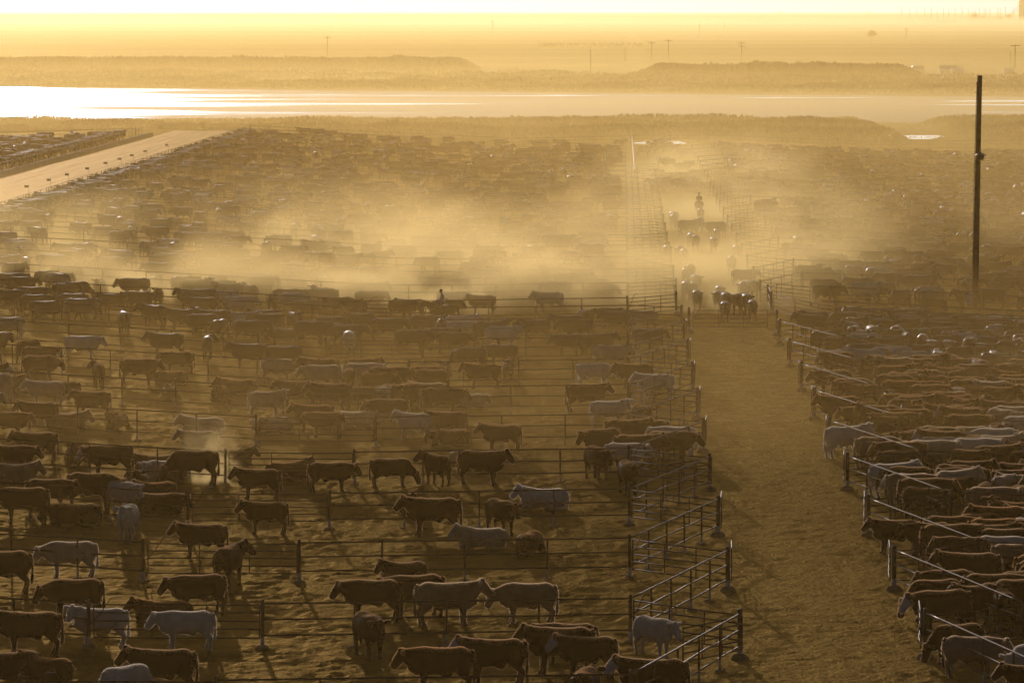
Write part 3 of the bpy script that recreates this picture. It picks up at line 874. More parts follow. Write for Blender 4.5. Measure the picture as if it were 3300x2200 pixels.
COWS = [
    (-17.4,154.95,180,'black','n'), (-15.56,160.07,180,'cream','d2'), (-14.43,149.8,187,'black','d2'), (-13.02,143.68,178,'white','tl'),
    (-10.26,143.16,181,'white','n'), (-10.47,151.51,200,'black','n'), (-11.37,167.09,180,'black','u'), (-9.91,158.58,75,'black','tr'),
    (-11.45,149.01,185,'brown','lu'), (-14.98,141.1,180,'black','u'), (-13.91,135.71,150,'brown','lu'), (-15.08,136.01,200,'black','lu'),
    (-10.24,133.2,181,'black','u'), (-11.15,130.37,50,'white','d'), (-14.51,171.38,265,'white','u'), (-16.87,175.37,180,'black','ll'),
    (-4.57,149.39,180,'black','n'), (-3.21,150.39,197,'black','n'), (-2.16,147.97,2,'tan','u'), (0.54,148.22,180,'tan','d2'),
    (-3.76,159.46,205,'black','lu'), (-1.06,169.28,180,'cream','lu'), (0.61,167.35,250,'brown','ll'), (-2.98,173.77,182,'black','u'),
    (-0.42,174.05,300,'black','n'), (-4.45,140.93,288,'black','n'), (-2.08,133.23,180,'brown','n'), (-0.5,134.8,180,'baldy','u'),
    (1.51,136.73,181,'black','u'), (2.3,135.84,180,'baldy','u'), (1.75,138.77,170,'black','n'), (4.38,140.32,308,'white','n'),
    (4.11,130.27,176,'baldy','u'), (2.06,127.74,80,'brown','n'), (13.66,138.64,205,'black','d'), (13.78,135.78,350,'grey','n'),
    (-24.71,237.73,0,'black','d2'), (-25.38,243.79,3,'baldy','n'), (-23.86,252.04,0,'white','n'), (-21.43,235.8,100,'black','tl'),
    (-19.65,238.86,0,'black','n'), (-18.08,246.59,180,'black','n'), (-17.95,239.51,180,'brown','ll'), (-17.35,230.53,265,'tan','lu'),
    (-14.96,232.19,260,'brown','lu'), (-14.2,235.59,190,'brown','lu'), (-22.9,223.62,180,'cream','u'), (-22.13,224.5,175,'black','n'),
    (-20.24,219.52,180,'black','u'), (-18.59,214.12,255,'black','lu'), (-22.03,212.06,180,'black','u'), (-22.98,206.87,0,'black','n'),
    (-20.83,211.92,340,'tan','lu'), (-25.66,231.14,0,'brown','lu'), (-20.67,197.71,180,'black','u'), (-21.17,192.16,2,'black','n'),
    (-19.01,197.76,270,'brown','lu'), (-17.1,193.32,187,'baldy','n'), (-14.54,213.91,180,'cream','lu'), (-13.98,203.23,182,'grey','u'),
    (-13.46,192.45,186,'black','d'), (-14.72,193.68,200,'white','ll'), (-15.31,195.64,190,'black','lu'), (-12.37,200.8,0,'black','lu'),
    (-10.41,187.38,180,'black','u'), (-20.66,188.56,340,'tan','lu'), (-18.37,179.64,0,'black','n'), (-16.79,181.24,350,'black','d2'),
    (-15.55,180.65,312,'white','n'), (-18.82,175.23,180,'black','n'), (-15.51,188.23,270,'black','lu'), (-14.55,185.48,205,'brown','lu'),
    (-14.09,180.78,0,'black','ll'), (-9.45,174.97,180,'black','u'), (-7.65,190.18,2,'black','n'), (-9.62,194.39,25,'brown','lu'),
    (-12.18,224.69,0,'cream','tr'), (-10.91,231.31,181,'black','u'), (-9.44,217.66,180,'brown','u'), (-8.76,214.64,174,'black','n'),
    (-11.33,216.56,205,'cream','ll'), (-9.04,228.67,180,'black','u'), (-12.66,245.25,358,'cream','d2'), (-10.03,241.23,180,'cream','n'),
    (-14.57,252.67,180,'baldy','u'), (-12.64,252.76,178,'black','n'), (-10.25,244.64,182,'black','u'), (-5.96,220.74,185,'black','n'),
    (-4.6,213.27,150,'white','u'), (-3.01,213.79,180,'black','u'), (-0.44,206.55,181,'black','u'), (-3.5,225.6,0,'black','n'),
    (-2.24,229.52,0,'cream','ll'), (-6.43,227.34,88,'cream','n'), (-5.84,229.82,0,'black','n'), (-5.09,229.24,260,'brown','n'),
    (-4.18,229.53,200,'tan','u'), (-4.18,239.78,180,'black','n'), (-4.52,241.62,2,'brown','n'), (-7.1,237.72,0,'black','n'),
    (-6.53,238.88,4,'black','n'), (-7.99,241.82,0,'cream','n'), (-8.59,239.07,90,'black','n'), (-8.15,246.69,0,'brown','u'),
    (-3.64,244.69,270,'tan','u'), (-1.51,241.36,180,'brown','u'), (-0.2,245.37,275,'tan','u'), (-2.24,254.64,200,'black','d2'),
    (-0.54,256.54,180,'black','n'), (4.34,241.26,0,'white','d2'), (3.64,226.53,3,'black','u'), (6.56,240.63,186,'black','u'),
    (7.41,233.69,180,'white','u'), (4.63,218.44,0,'white','tr'), (6.17,216.1,290,'brown','n'), (5.18,206.68,0,'black','u'),
    (6.17,206.67,180,'black','n'), (4.03,202.25,220,'black','n'), (4.88,197.24,356,'white','n'), (3.65,193.8,290,'black','n'),
    (5.44,199.31,0,'black','u'), (4.8,187.97,280,'black','n'), (6.95,200.68,5,'black','n'), (7.32,203.77,170,'white','n'),
    (-5.13,191.92,0,'black','d'), (-3.17,192.45,122,'black','tl'), (-1.33,192.49,340,'black','u'), (-2.79,209.67,180,'black','ll'),
    (-1.88,199.23,0,'tan','ll'), (1.31,182.58,180,'white','lu'), (-3.98,181.26,270,'brown','lu'), (-7.6,219.15,0,'cream','ll'),
    (-7.87,229.02,0,'black','n'), (5.46,253.89,0,'cream','n'), (-31.57,285.65,0,'black','n'), (-29.74,283.74,2,'black','n'),
    (-30.6,290.23,0,'black','n'), (-27.58,286.71,180,'brown','d2'), (-26.34,282.17,180,'black','w'), (-25.3,288.8,181,'brown','u'),
    (-23.84,291.3,180,'brown','n'), (-22.99,295.82,270,'brown','u'), (-28.48,277.64,0,'baldy','tr'), (-21.93,278.69,140,'black','tl'),
    (-20.09,277.89,180,'black','u'), (-19.43,279.8,270,'brown','u'), (-18.59,273.97,200,'black','n'), (-16.56,278.03,0,'white','u'),
    (-17.44,271.64,250,'baldy','n'), (-18.13,277.6,182,'black','u'), (-15.65,270.76,0,'black','n'), (-15.32,281.35,180,'black','u'),
    (-14.86,277.65,178,'black','n'), (-13.39,280.35,290,'black','u'), (-14.5,274.2,0,'cream','ll'), (-13.45,273.22,180,'black','ll'),
    (-12.08,272.86,0,'black','n'), (-10.98,273.76,180,'black','n'), (-11.09,278.64,0,'black','n'), (-19.52,257.29,180,'black','u'),
    (-17.26,257.96,90,'black','tr'), (-18.79,297.28,180,'white','u'), (-17.56,291.76,0,'white','n'), (-20.48,294.98,0,'tan','n'),
    (-19.66,289.86,180,'brown','n'), (-15.69,296.83,270,'tan','u'), (-14.87,301.36,0,'brown','n'), (-13.34,293.08,0,'tan','n'),
    (-12.54,303.2,180,'tan','n'), (-5.34,280.78,350,'baldy','n'), (-4.3,277.52,270,'black','u'), (-3.18,279.93,12,'white','u'),
    (-2.95,275.66,0,'white','n'), (-1.36,273.65,0,'black','tl'), (1.4,276.03,180,'black','u'), (3.43,280.37,180,'black','u'),
    (4.63,285.04,290,'black','u'), (3.98,275.09,180,'black','n'), (6.57,282.54,195,'black','u'), (8.11,282.83,180,'grey','u'),
    (-0.61,268.83,0,'white','tr'), (3.4,263.63,180,'baldy','n'), (5.0,264.14,0,'black','u'), (-9.58,266.8,90,'white','n'),
    (-9.87,272.45,0,'black','n'), (-5.95,267.89,0,'black','n'), (-4.18,269.83,0,'brown','n'), (-3.49,266.62,0,'black','n'),
    (7.97,267.54,0,'black','n'), (-9.36,283.48,180,'black','u'), (-7.66,277.48,0,'black','n'), (6.34,286.35,180,'brown','n'),
    (16.73,328.98,0,'black','n'), (19.49,249.69,182,'white','tl'), (22.06,249.94,180,'white','tl'), (25.31,245.89,100,'cream','n'),
    (19.95,238.09,0,'brown','tr'), (16.67,235.77,180,'black','n'), (15.85,219.11,180,'brown','u'), (16.58,214.9,181,'black','n'),
    (14.88,202.92,20,'white','tr'), (18.76,199.98,0,'white','n'), (18.08,196.75,2,'cream','n'), (15.61,186.65,22,'white','u'),
    (17.95,183.7,30,'cream','u'), (15.99,182.83,0,'tan','n'), (19.86,183.46,60,'cream','n'), (18.81,178.52,0,'tan','n'),
    (18.63,223.99,268,'baldy','u'), (21.14,224.0,0,'white','tr'), (23.1,214.25,300,'cream','n'), (22.12,206.3,280,'baldy','u'),
    (21.05,210.84,0,'black','n'), (20.77,230.28,0,'brown','n'), (16.88,197.41,0,'baldy','n'), (15.95,198.42,10,'grey','d2'),
    (21.98,202.03,85,'brown','n'), (18.62,185.74,180,'black','n'), (16.35,180.28,0,'black','n'), (14.19,167.01,182,'black','u'),
    (15.32,166.53,182,'black','n'), (15.75,155.38,180,'black','u'), (14.62,151.92,190,'black','n'), (13.92,148.6,195,'black','d'),
    (17.7,159.13,10,'tan','n'), (17.67,166.1,2,'brown','n'), (13.8,145.25,200,'baldy','n'), (15.9,149.76,0,'black','n'),
    (17.75,163.36,0,'black','n'), (13.66,292.15,268,'black','w'), (15.48,293.09,265,'baldy','w'), (15.4,298.54,275,'black','w'),
    (14.96,299.52,250,'black','n'), (14.15,300.5,275,'black','w'), (13.71,303.84,262,'brown','w'), (14.12,309.34,272,'black','n'),
    (12.29,302.5,270,'brown','w'), (12.54,313.96,265,'brown','n'), (11.98,312.88,272,'black','w'), (12.97,320.96,280,'black','n'),
    (15.81,311.81,262,'brown','w'), (16.64,315.04,285,'black','n'), (16.61,344.82,265,'brown','w'), (17.88,362.63,270,'brown','w'),
    (16.53,373.51,268,'black','w'), (15.24,378.15,264,'brown','w'), (15.09,383.44,275,'black','w'), (17.45,388.33,268,'brown','w'),
    (17.98,401.42,200,'black','n'), (16.88,409.21,262,'black','w'), (15.59,403.19,20,'black','w'), (17.67,427.06,268,'brown','w'),
    (14.75,416.68,270,'brown','n'), (15.07,421.81,262,'tan','w'), (14.92,423.11,275,'black','n'), (12.34,361.67,272,'brown','w'),
    (13.49,356.96,268,'black','n'), (13.27,360.72,262,'black','w'), (12.63,331.05,270,'brown','n'), (13.05,333.07,265,'black','w'),
]
N_ALLEY = 31


# the rest of the herd is packed into the pens at random, without overlaps
placed = []
def corners(X, Y, hd, L=1.15, Wd=.36):
    c, s = math.cos(R(hd)), math.sin(R(hd)); return [(X + c*a*L - s*b*Wd, Y + s*a*L + c*b*Wd) for a, b in ((1,1),(1,-1),(-1,-1),(-1,1))]
GRID = {}
def clash(X, Y, hd, pad):
    """two discs per animal against those near by"""
    c, s = math.cos(R(hd)), math.sin(R(hd)); pts = [(X + c*k, Y + s*k) for k in (-.7, 0, .7)]
    gxk, gyk = int(X // 3), int(Y // 3)
    for a in (-1, 0, 1):
        for b in (-1, 0, 1):
            for q in GRID.get((gxk + a, gyk + b), ()):
                for p in pts:
                    for r in q:
                        if (p[0]-r[0])**2 + (p[1]-r[1])**2 < pad*pad: return True
    GRID.setdefault((gxk, gyk), []).append(pts)
    return False
for c in COWS:
    X, Y, hd = c[0], c[1], c[2]
    cc, s = math.cos(R(hd)), math.sin(R(hd))
    GRID.setdefault((int(X // 3), int(Y // 3)), []).append([(X + cc*k, Y + s*k) for k in (-.7, 0, .7)])
rnd = random.Random(11)
PAL_L = ['black'] * 46 + ['baldy'] * 8 + ['brown'] * 17 + ['tan'] * 8 + ['cream'] * 9 + ['white'] * 9 + ['grey'] * 4
PAL_R = ['black'] * 50 + ['baldy'] * 9 + ['brown'] * 20 + ['tan'] * 8 + ['cream'] * 6 + ['white'] * 6 + ['grey'] * 2
FILL = []
def fill(n0, n1, u0, u1, count, pal, pad=.86, side=0.7, lie=.06, face=None):
    k = 0; tries = 0
    while k < count and tries < count * 40:
        tries += 1
        n = rnd.uniform(n0, n1); Y = gy(n); u = rnd.uniform(u0, u1); X = gx(u, Y)
        if abs(X) > 0.1123 * Y + 1.5: continue
        q = rnd.random()
        if face is not None and q < .8: hd = face + rnd.gauss(0, 14)
        elif q < side: hd = (0 if rnd.random() < .5 else 180) + rnd.gauss(0, 24)
        else: hd = rnd.uniform(0, 360)
        if clash(X, Y, hd, pad): continue
        p = rnd.choice(('n', 'n', 'n', 'u', 'u', 'd2', 'tl', 'tr', 'd')) if rnd.random() > lie else rnd.choice(('lu', 'll'))
        FILL.append((round(X, 2), round(Y, 2), hd % 360, rnd.choice(pal), p)); k += 1
for k in range(-1, 9):                      # crowded right-hand pens
    n0, n1 = k - .02 + .12, k + .92 - .10
    ue = view_u(k + .4, 1)
    if ue > RLINE + .8: fill(n0, n1, RLINE + .6, ue + .5, int((ue - RLINE) * 16.5 / 6.2), PAL_R, .82, .45, .0)
    fill(k + .05, k + .6, 14.9, RLINE + .4, 3 if k < 6 else 2, PAL_R, .85, .9, 0)
for k in range(9, 30):                      # right, beyond the cross lane
    n0, n1 = k + .98, k + 1.72
    ue = view_u(k + 1.3, 1)
    fill(n0, n1, RLINE + .6, ue, int((ue - RLINE) * 16.5 / 15.5), PAL_R, .84, .75, .04)
for i, n in enumerate(LEFT_ROWS[11:-1]):    # left, beyond the lane
    ul = max(view_u(n + .5, -1), BUNK_U + 2)
    fill(n + .10, n + .90, ul, CORN_U - 1.0, int((CORN_U - ul) * 16.5 / 24), PAL_L, .9, .66, .08)
    if view_u(n + .5, -1) < BUNK_U:         # a line of animals with their heads over the feed bunk
        fill(n + .05, n + .95, BUNK_U + 1.0, BUNK_U + 1.9, 9, PAL_L, .8, .9, 0, 180)
fill(30.2, 31.6, -44, 3, 22, PAL_L)
fill(22, 29, -66.2, -65.0, 60, PAL_L, .8, .9, 0, 0)
fill(20, 29, -100, -67, 55, PAL_L)
fill(4.1, 8.5, -36, -26, 10, PAL_L, 1.2)
fill(25, 31.5, 5.6, 12.4, 14, PAL_L)
fill(21.2, 23.8, 6.0, 13, 24, ['black', 'brown', 'black', 'tan'], .8, .5, 0)

ALL = [(*c, i >= len(COWS) - N_ALLEY, i < len(COWS)) for i, c in enumerate(COWS)] + [(*c, c[1] > 500 and 5 < c[0] - SLOPE * (c[1] - Y0) < 13.5, False) for c in FILL]
ALL.sort(key=lambda c: c[1])
IND, REST = ALL[:300], ALL[300:]

def pen_of(c):
    u = c[0] - SLOPE * (c[1] - Y0); n = (c[1] - Y0) / PEN
    if c[5]: return ('alley', 0)
    if u < 8:
        k = sum(1 for r in LEFT_ROWS if r < n); return ('left', k)
    return ('right', max(0, int(math.floor(n - .92)) + 3))
CNAME = {'black': 'black', 'baldy': 'white-faced', 'brown': 'brown', 'tan': 'tan', 'cream': 'cream', 'white': 'white', 'grey': 'grey'}
ranks = {}
for i, c in enumerate(IND):
    ranks.setdefault((*pen_of(c), c[3]), []).append((c[0] / c[1], i))
rank = {}
for kk, v in ranks.items():
    v.sort()
    for j, (_, i) in enumerate(v): rank[i] = (j + 1, len(v))
def face_word(h):
    h %= 360
    if h < 50 or h > 310: return 'facing right'
    if h < 130: return 'facing away'
    if h < 230: return 'facing left'
    return 'facing camera'
TAGM = {k: MB().box(-.004, .004, -.032, .032, -.075, 0).mesh('ear_tag_' + k, M[k]) for k in ('tag_y', 'tag_o', 'tag_w')}
rnd = random.Random(23)
for i, c in enumerate(IND):
    X, Y, hd, colr, p, al, hand = c
    side_, k = pen_of(c)
    j, tot = rank[i]
    posew = 'lying' if p in ('lu', 'll') else ('walking' if p == 'w' else 'standing')
    if side_ == 'alley':
        lab = f'{CNAME[colr]} steer {face_word(hd)}, {ordw(j)} {CNAME[colr]} from left among cattle in alley'
        grp = 'cattle driven down the alley'
    else:
        where = f'{ordw(k + 1)} {side_} pen up' if k else f'bottom {side_} pen'
        num = f'{ordw(j)} {CNAME[colr]} from left' if tot > 1 else f'only {CNAME[colr]} one'
        lab = f'{CNAME[colr]} steer {posew} {face_word(hd)}, {num} in {where}'
        grp = f'cattle in the {side_} pens'
    s = rnd.uniform(.90, 1.08)
    o = obj('steer', COWM[p], None, (X, Y, H(X, Y) - 0.005), R(hd))
    o.scale = (s * rnd.uniform(.97, 1.04), s * rnd.uniform(.95, 1.08), s)
    tag(o, lab, 'steer', grp)
    o.material_slots[0].link = 'OBJECT'; o.material_slots[0].material = COATS[colr]
    h_ = obj('hair', FUR[p], o); h_.material_slots[0].link = 'OBJECT'; h_.material_slots[0].material = RIM_HAIR[colr]  # fringe whose pale colour stands in for backlit rim glow
    if Y < 255:
        e, d = EAR[p]
        t = obj('ear_tag', TAGM[rnd.choice(('tag_y', 'tag_y', 'tag_o', 'tag_w', 'tag_w'))], o, e, math.atan2(d.y, d.x))

# the rest, too many to single out, as one mass
cn = list(COATS)
Vs, Ts, Ms, off = [], [], [], 0
for X, Y, hd, colr, p, al, hand in REST:
    v, t = COWLOW[p]
    s = rnd.uniform(.94, 1.07); c_, s_ = math.cos(R(hd)) * s, math.sin(R(hd)) * s
    w = np.stack([v[:, 0] * c_ - v[:, 1] * s_ + X, v[:, 0] * s_ + v[:, 1] * c_ + Y, v[:, 2] * s + H(X, Y)], -1)
    Vs.append(w); Ts.append(t + off); Ms.append(np.full(len(t), cn.index(colr), np.int32)); off += len(v)
Vs = np.concatenate(Vs); Ts = np.concatenate(Ts); Ms = np.concatenate(Ms)
me = bpy.data.meshes.new('far_cattle')
me.vertices.add(len(Vs)); me.vertices.foreach_set('co', Vs.astype(np.float32).ravel())
me.loops.add(Ts.size); me.loops.foreach_set('vertex_index', Ts.astype(np.int32).ravel())
me.polygons.add(len(Ts)); me.polygons.foreach_set('loop_start', np.arange(0, Ts.size, 3, dtype=np.int32)); me.polygons.foreach_set('loop_total', np.full(len(Ts), 3, dtype=np.int32))
me.polygons.foreach_set('material_index', Ms); me.polygons.foreach_set('use_smooth', np.ones(len(Ts), dtype=bool))
def herd_coat(nm):
    src = COATS[nm]; b = src.node_tree.nodes['Principled BSDF']
    rp = [n for n in src.node_tree.nodes if n.type == 'VALTORGB'][0].color_ramp.elements
    return mat('herd_' + nm, tuple(rp[1].color)[:3], 0.52, col2=tuple(rp[0].color)[:3], scale=1.5, sheen=0.12)
for nm in cn: me.materials.append(herd_coat(nm))
me.update(calc_edges=True)
tag(obj('far_cattle', me), 'dense herd of far cattle fading into golden dust', 'cattle', kind='stuff')
print('cattle', len(IND), len(REST), 'herd tris', len(Ts))

# ------------------------------------------------------------------ horses and riders
def horse_shell(graze=0.0):
    mb = MB()
    tr = [(-.90, 1.18, .08, .12), (-.84, 1.17, .19, .22), (-.70, 1.14, .27, .29), (-.45, 1.11, .28, .30), (-.15, 1.07, .30, .31), (.15, 1.06, .30, .33), (.40, 1.09, .27, .35), (.60, 1.12, .22, .32), (.75, 1.12, .14, .22)]
    mb.tube([(x, 0, z) for x, z, w, h in tr], [(w, h) for x, z, w, h in tr], 20, power=2.2)
    mb.tube([(.48, 0, 1.16), (.75, 0, 1.33), (1.02, 0, 1.46), (1.22, 0, 1.52)], [(.16, .32), (.13, .24), (.10, .18), (.08, .13)], 14)
    d = Vector((.52, 0, -.85)).normalized(); pl = Vector((1.22, 0, 1.50)); s = Vector((0, 1, 0)); u = s.cross(d)
    mb.tube([pl - d*.06, pl + d*.04, pl + d*.18, pl + d*.34, pl + d*.50, pl + d*.58], [(.07, .09), (.10, .135), (.095, .135), (.07, .095), (.062, .078), (.045, .05)], 14)
    for y in (-.06, .06):
        mb.tube([pl + Vector((-.02, y, .04)), pl + Vector((-.02, y*1.2, .13)), pl + Vector((0, y*1.15, .21))], [.035, .04, .018], 8)
    for sd in (-1, 1):
        y = sd * .15
        leg(mb, [(.48, y, .95), (.50, y, .70), (.52, y, .50), (.52, y, .30), (.53, y, .12), (.57, y, .05), (.58, y, -.01)], [(.12, .16), (.08, .11), (.055, .065), (.042, .046), (.045, .05), (.058, .066), (.064, .076)])
        leg(mb, [(-.66, y, 1.0), (-.60, y, .78), (-.70, y, .58), (-.74, y, .48), (-.70, y, .28), (-.68, y, .12), (-.65, y, .05), (-.64, y, -.01)], [(.15, .24), (.12, .17), (.07, .09), (.05, .065), (.042, .048), (.045, .05), (.058, .066), (.064, .076)])
    mb.tube([(-.88, 0, 1.28), (-1.00, 0, 1.18), (-1.04, 0, .85), (-1.02, 0, .50), (-1.0, 0, .40)], [.05, .06, .075, .06, .02], 8, up=(1, 0, 0))
    mb.tube([(.55, 0, 1.45), (.85, 0, 1.58), (1.15, 0, 1.66)], [(.03, .05), (.03, .05), (.03, .03)], 6)   # mane
    return mb
M['hide_dark'] = mat('dark_bay_horse', (0.030, 0.020, 0.014), 0.5, var=0.3, scale=3, sheen=0.12)
M['hide_white'] = mat('grey_white_horse', (0.45, 0.42, 0.38), 0.55, var=0.15, scale=3, sheen=0.12)
M['hide_bay'] = mat('bay_horse', (0.075, 0.035, 0.018), 0.5, var=0.3, scale=3, sheen=0.12)
HORSE = skin_mesh('horse', horse_shell(), 0.024, 3, 0.35, [M['hide_dark']])
M['skin'] = mat('skin', (0.32, 0.18, 0.12), 0.6)
M['shirt_white'] = mat('white_shirt', (0.86, 0.84, 0.80), 0.8, var=0.1, scale=8, bump=0.006, bscale=18)
M['shirt_dark'] = mat('dark_jacket', (0.035, 0.032, 0.032), 0.8, var=0.2, scale=8, bump=0.006, bscale=18)
M['denim'] = mat('dark_jeans', (0.045, 0.048, 0.06), 0.85, var=0.2, scale=10)
M['felt'] = mat('felt_hat', (0.05, 0.04, 0.03), 0.9, var=0.2)
M['felt_pale'] = mat('straw_hat', (0.30, 0.24, 0.16), 0.9, var=0.2)

def rider_parts(lean=0.0):
    """origin at the seat of the saddle, facing +X"""
    body = MB()                                                   # head, neck, hands
    body.tube([(.02, 0, .50), (.03, 0, .60), (.05, 0, .68)], [.065, .055, .05], 10)
    hd = [(.07, .625, .04, .05), (.075, .66, .058, .075), (.08, .71, .07, .09), (.075, .77, .074, .098), (.065, .82, .07, .09), (.055, .86, .045, .06)]
    body.tube([(x, 0, z) for x, z, w, h in hd], [(w, h) for x, z, w, h in hd], 14, up=(1, 0, 0))
    body.tube([(.15, 0, .76), (.175, 0, .73), (.185, 0, .71), (.16, 0, .695)], [.014, .018, .02, .014], 6, up=(1, 0, 0))     # nose
    for s in (-1, 1):
        body.tube([(.06, s*.07, .72), (.055, s*.088, .75), (.06, s*.075, .78)], [.014, .02, .014], 6)                        # ears
        w = Vector((.50, s*.06, .14))
        body.tube([w - Vector((.06, 0, -.01)), w, w + Vector((.05, 0, -.01)), w + Vector((.085, 0, -.02))], [(.026, .02), (.036, .022), (.04, .022), (.034, .02)], 8)
        for k in range(4):
            f = w + Vector((.075 + (.008, .012, .008, 0)[k], (k - 1.5) * .018, -.012))
            body.tube([f, f + Vector((.03, 0, -.012)), f + Vector((.032, 0, -.035)), f + Vector((.012, 0, -.045))], [.0095, .0095, .009, .008], 6)
        body.tube([w + Vector((.02, -s*.03, 0)), w + Vector((.045, -s*.045, .008)), w + Vector((.075, -s*.04, 0))], [.013, .012, .009], 6)
    body.tube([(-.02, 0, .02), (-.01, 0, .25), (.01, 0, .42), (.02, 0, .56)], [.10, .10, .10, .055], 12, up=(1, 0, 0))
    for s in (-1, 1):
        body.tube([(.0, s*.05, .46), (.0, s*.17, .46), (.02, s*.22, .42), (.09, s*.245, .28), (.15, s*.23, .20), (.30, s*.15, .17), (.46, s*.065, .145)], [.05, .05, .045, .04, .036, .030, .024], 8)
    sh = MB()
    t = [(-.02, .0, .16, .13), (-.03, .10, .17, .135), (-.02, .24, .18, .13), (0, .38, .205, .135), (.01, .47, .20, .12), (.015, .53, .12, .09), (.02, .56, .075, .075)]
    sh.tube([(x, 0, z) for x, z, w, d in t], [(w, d) for x, z, w, d in t], 18, up=(1, 0, 0), power=2.2)
    for s in (-1, 1):
        sh.tube([(.0, s*.17, .49), (.02, s*.235, .43), (.09, s*.25, .28), (.15, s*.235, .20), (.30, s*.15, .17), (.45, s*.07, .15)], [.07, .075, .062, .058, .048, .038], 12)
    je = MB()
    je.tube([(-.10, 0, -.03), (-.02, 0, .0), (-.02, 0, .06)], [(.17, .12), (.175, .14), (.165, .13)], 14, up=(1, 0, 0))
    for s in (-1, 1):
        je.tube([(-.02, s*.10, .0), (.14, s*.22, -.06), (.32, s*.29, -.16), (.34, s*.31, -.30), (.27, s*.31, -.52), (.25, s*.31, -.60)], [.11, .095, .078, .068, .056, .06], 12)
    bo = MB()
    for s in (-1, 1):
        bo.tube([(.26, s*.31, -.52), (.25, s*.31, -.66), (.27, s*.31, -.72)], [.06, .058, .056], 10)
        bo.tube([(.20, s*.31, -.73), (.28, s*.31, -.72), (.40, s*.31, -.745), (.44, s*.31, -.75)], [(.042, .04), (.045, .045), (.04, .03), (.02, .015)], 10)
    return body, sh, je, bo
bodyS, shirtS, jeanS, bootS = rider_parts()
RB = skin_mesh('rider_body', bodyS, 0.0075, 1, 0.25, [M['skin']])
RS = skin_mesh('rider_shirt', shirtS, 0.014, 2, 0.4, [M['shirt_white']])
RJ = skin_mesh('rider_jeans', jeanS, 0.014, 2, 0.4, [M['denim']])
RO = skin_mesh('rider_boots', bootS, 0.012, 1, 0.4, [M['leather']])
capm = MB(); capm.lathe([(.098, .0), (.102, .03), (.092, .075), (.06, .105), (.01, .115)], 14)
capm.tube([(.07, 0, .012), (.14, 0, .006), (.185, 0, -.008)], [(.075, .008), (.07, .008), (.035, .006)], 12)
CAP = capm.mesh('cap', M['felt'], True)
hatm = MB(); hatm.lathe([(.105, -.012), (.19, .002), (.20, .012), (.185, .016), (.10, .006), (.098, .06), (.09, .10), (.055, .115), (.01, .10)], 18)
hatm.V = [(x, y, z + (abs(y) ** 2) * .9 if math.hypot(x, y) > .12 else z) for x, y, z in hatm.V]
HATM = hatm.mesh('hat', M['felt'], True)
sad = MB()
sad.tube([(-.34, 0, .03), (-.28, 0, .10), (-.20, 0, .05), (.0, 0, .015), (.16, 0, .06), (.22, 0, .14), (.27, 0, .06)], [(.10, .02), (.17, .03), (.20, .035), (.20, .035), (.17, .035), (.06, .04), (.03, .02)], 12)
sad.tube([(.22, 0, .10), (.24, 0, .18), (.245, 0, .20)], [.02, .03, .035], 8)
for s in (-1, 1):
    sad.tube([(-.05, s*.20, .02), (.02, s*.30, -.16), (.04, s*.325, -.36)], [(.16, .014), (.16, .014), (.10, .012)], 8, up=(1, 0, 0))
    sad.tube([(.10, s*.31, -.22), (.20, s*.335, -.50), (.25, s*.34, -.76)], [.014, .012, .012], 6)
SAD = sad.mesh('saddle', M['leather'], True)
blm = MB(); blm.tube([(-.40, 0, -.02), (-.1, 0, -.04), (.28, 0, -.02)], [(.30, .05), (.32, .05), (.28, .05)], 12, power=3)
BLK = blm.mesh('saddle_blanket', M['tin_white'], True)

def mounted(X, Y, hd, hide, shirt, hat, hlabel, plabel, hatmat=None):
    z = H(X, Y)
    h = obj('horse', HORSE, None, (X, Y, z - .005), R(hd)); tag(h, hlabel, 'horse', 'saddle horses')
    h.material_slots[0].link = 'OBJECT'; h.material_slots[0].material = M[hide]
    obj('saddle', SAD, h, (.02, 0, 1.42)); obj('saddle_blanket', BLK, h, (.02, 0, 1.37))
    rn = MB()
    for s in (-1, 1): rn.tube([(1.42, s*.07, 1.10), (1.1, s*.13, 1.28), (.55, s*.08, 1.56)], .008, 5)
    obj('reins', rn.mesh('reins', M['leather']), h)
    p = empty('person', (X, Y, z + 1.50), R(hd)); tag(p, plabel, 'person', 'mounted riders')
    obj('body', RB, p)
    so = obj('shirt', RS, p); so.material_slots[0].link = 'OBJECT'; so.material_slots[0].material = M[shirt]
    obj('jeans', RJ, p); obj('boots', RO, p)
    if hat == 'cap': obj('cap', CAP, p, (.068, 0, .785))
    else:
        ho = obj('hat', HATM, p, (.065, 0, .795))
        if hatmat: ho.material_slots[0].link = 'OBJECT'; ho.material_slots[0].material = M[hatmat]
mounted(-4.45, 290.2, 180, 'hide_dark', 'shirt_white', 'cap', 'dark saddle horse walking left down the cross lane', 'rider in white shirt and dark cap on the dark horse, facing left')
mounted(18.05, 440.0, 268, 'hide_bay', 'shirt_dark', 'hat', 'bay saddle horse coming down the alley behind the cattle', 'rider in dark jacket and wide hat in the middle of the alley', 'felt_pale')
mounted(8.95, 580, 120, 'hide_white', 'shirt_dark', 'hat', 'pale horse standing far up in the left pens', 'rider in dark jacket on the pale horse in the far haze')
mounted(13.7, 580, 275, 'hide_bay', 'shirt_dark', 'hat', 'dark horse in far haze just left of the alley', 'rider in dark jacket on the dark far horse left of alley')

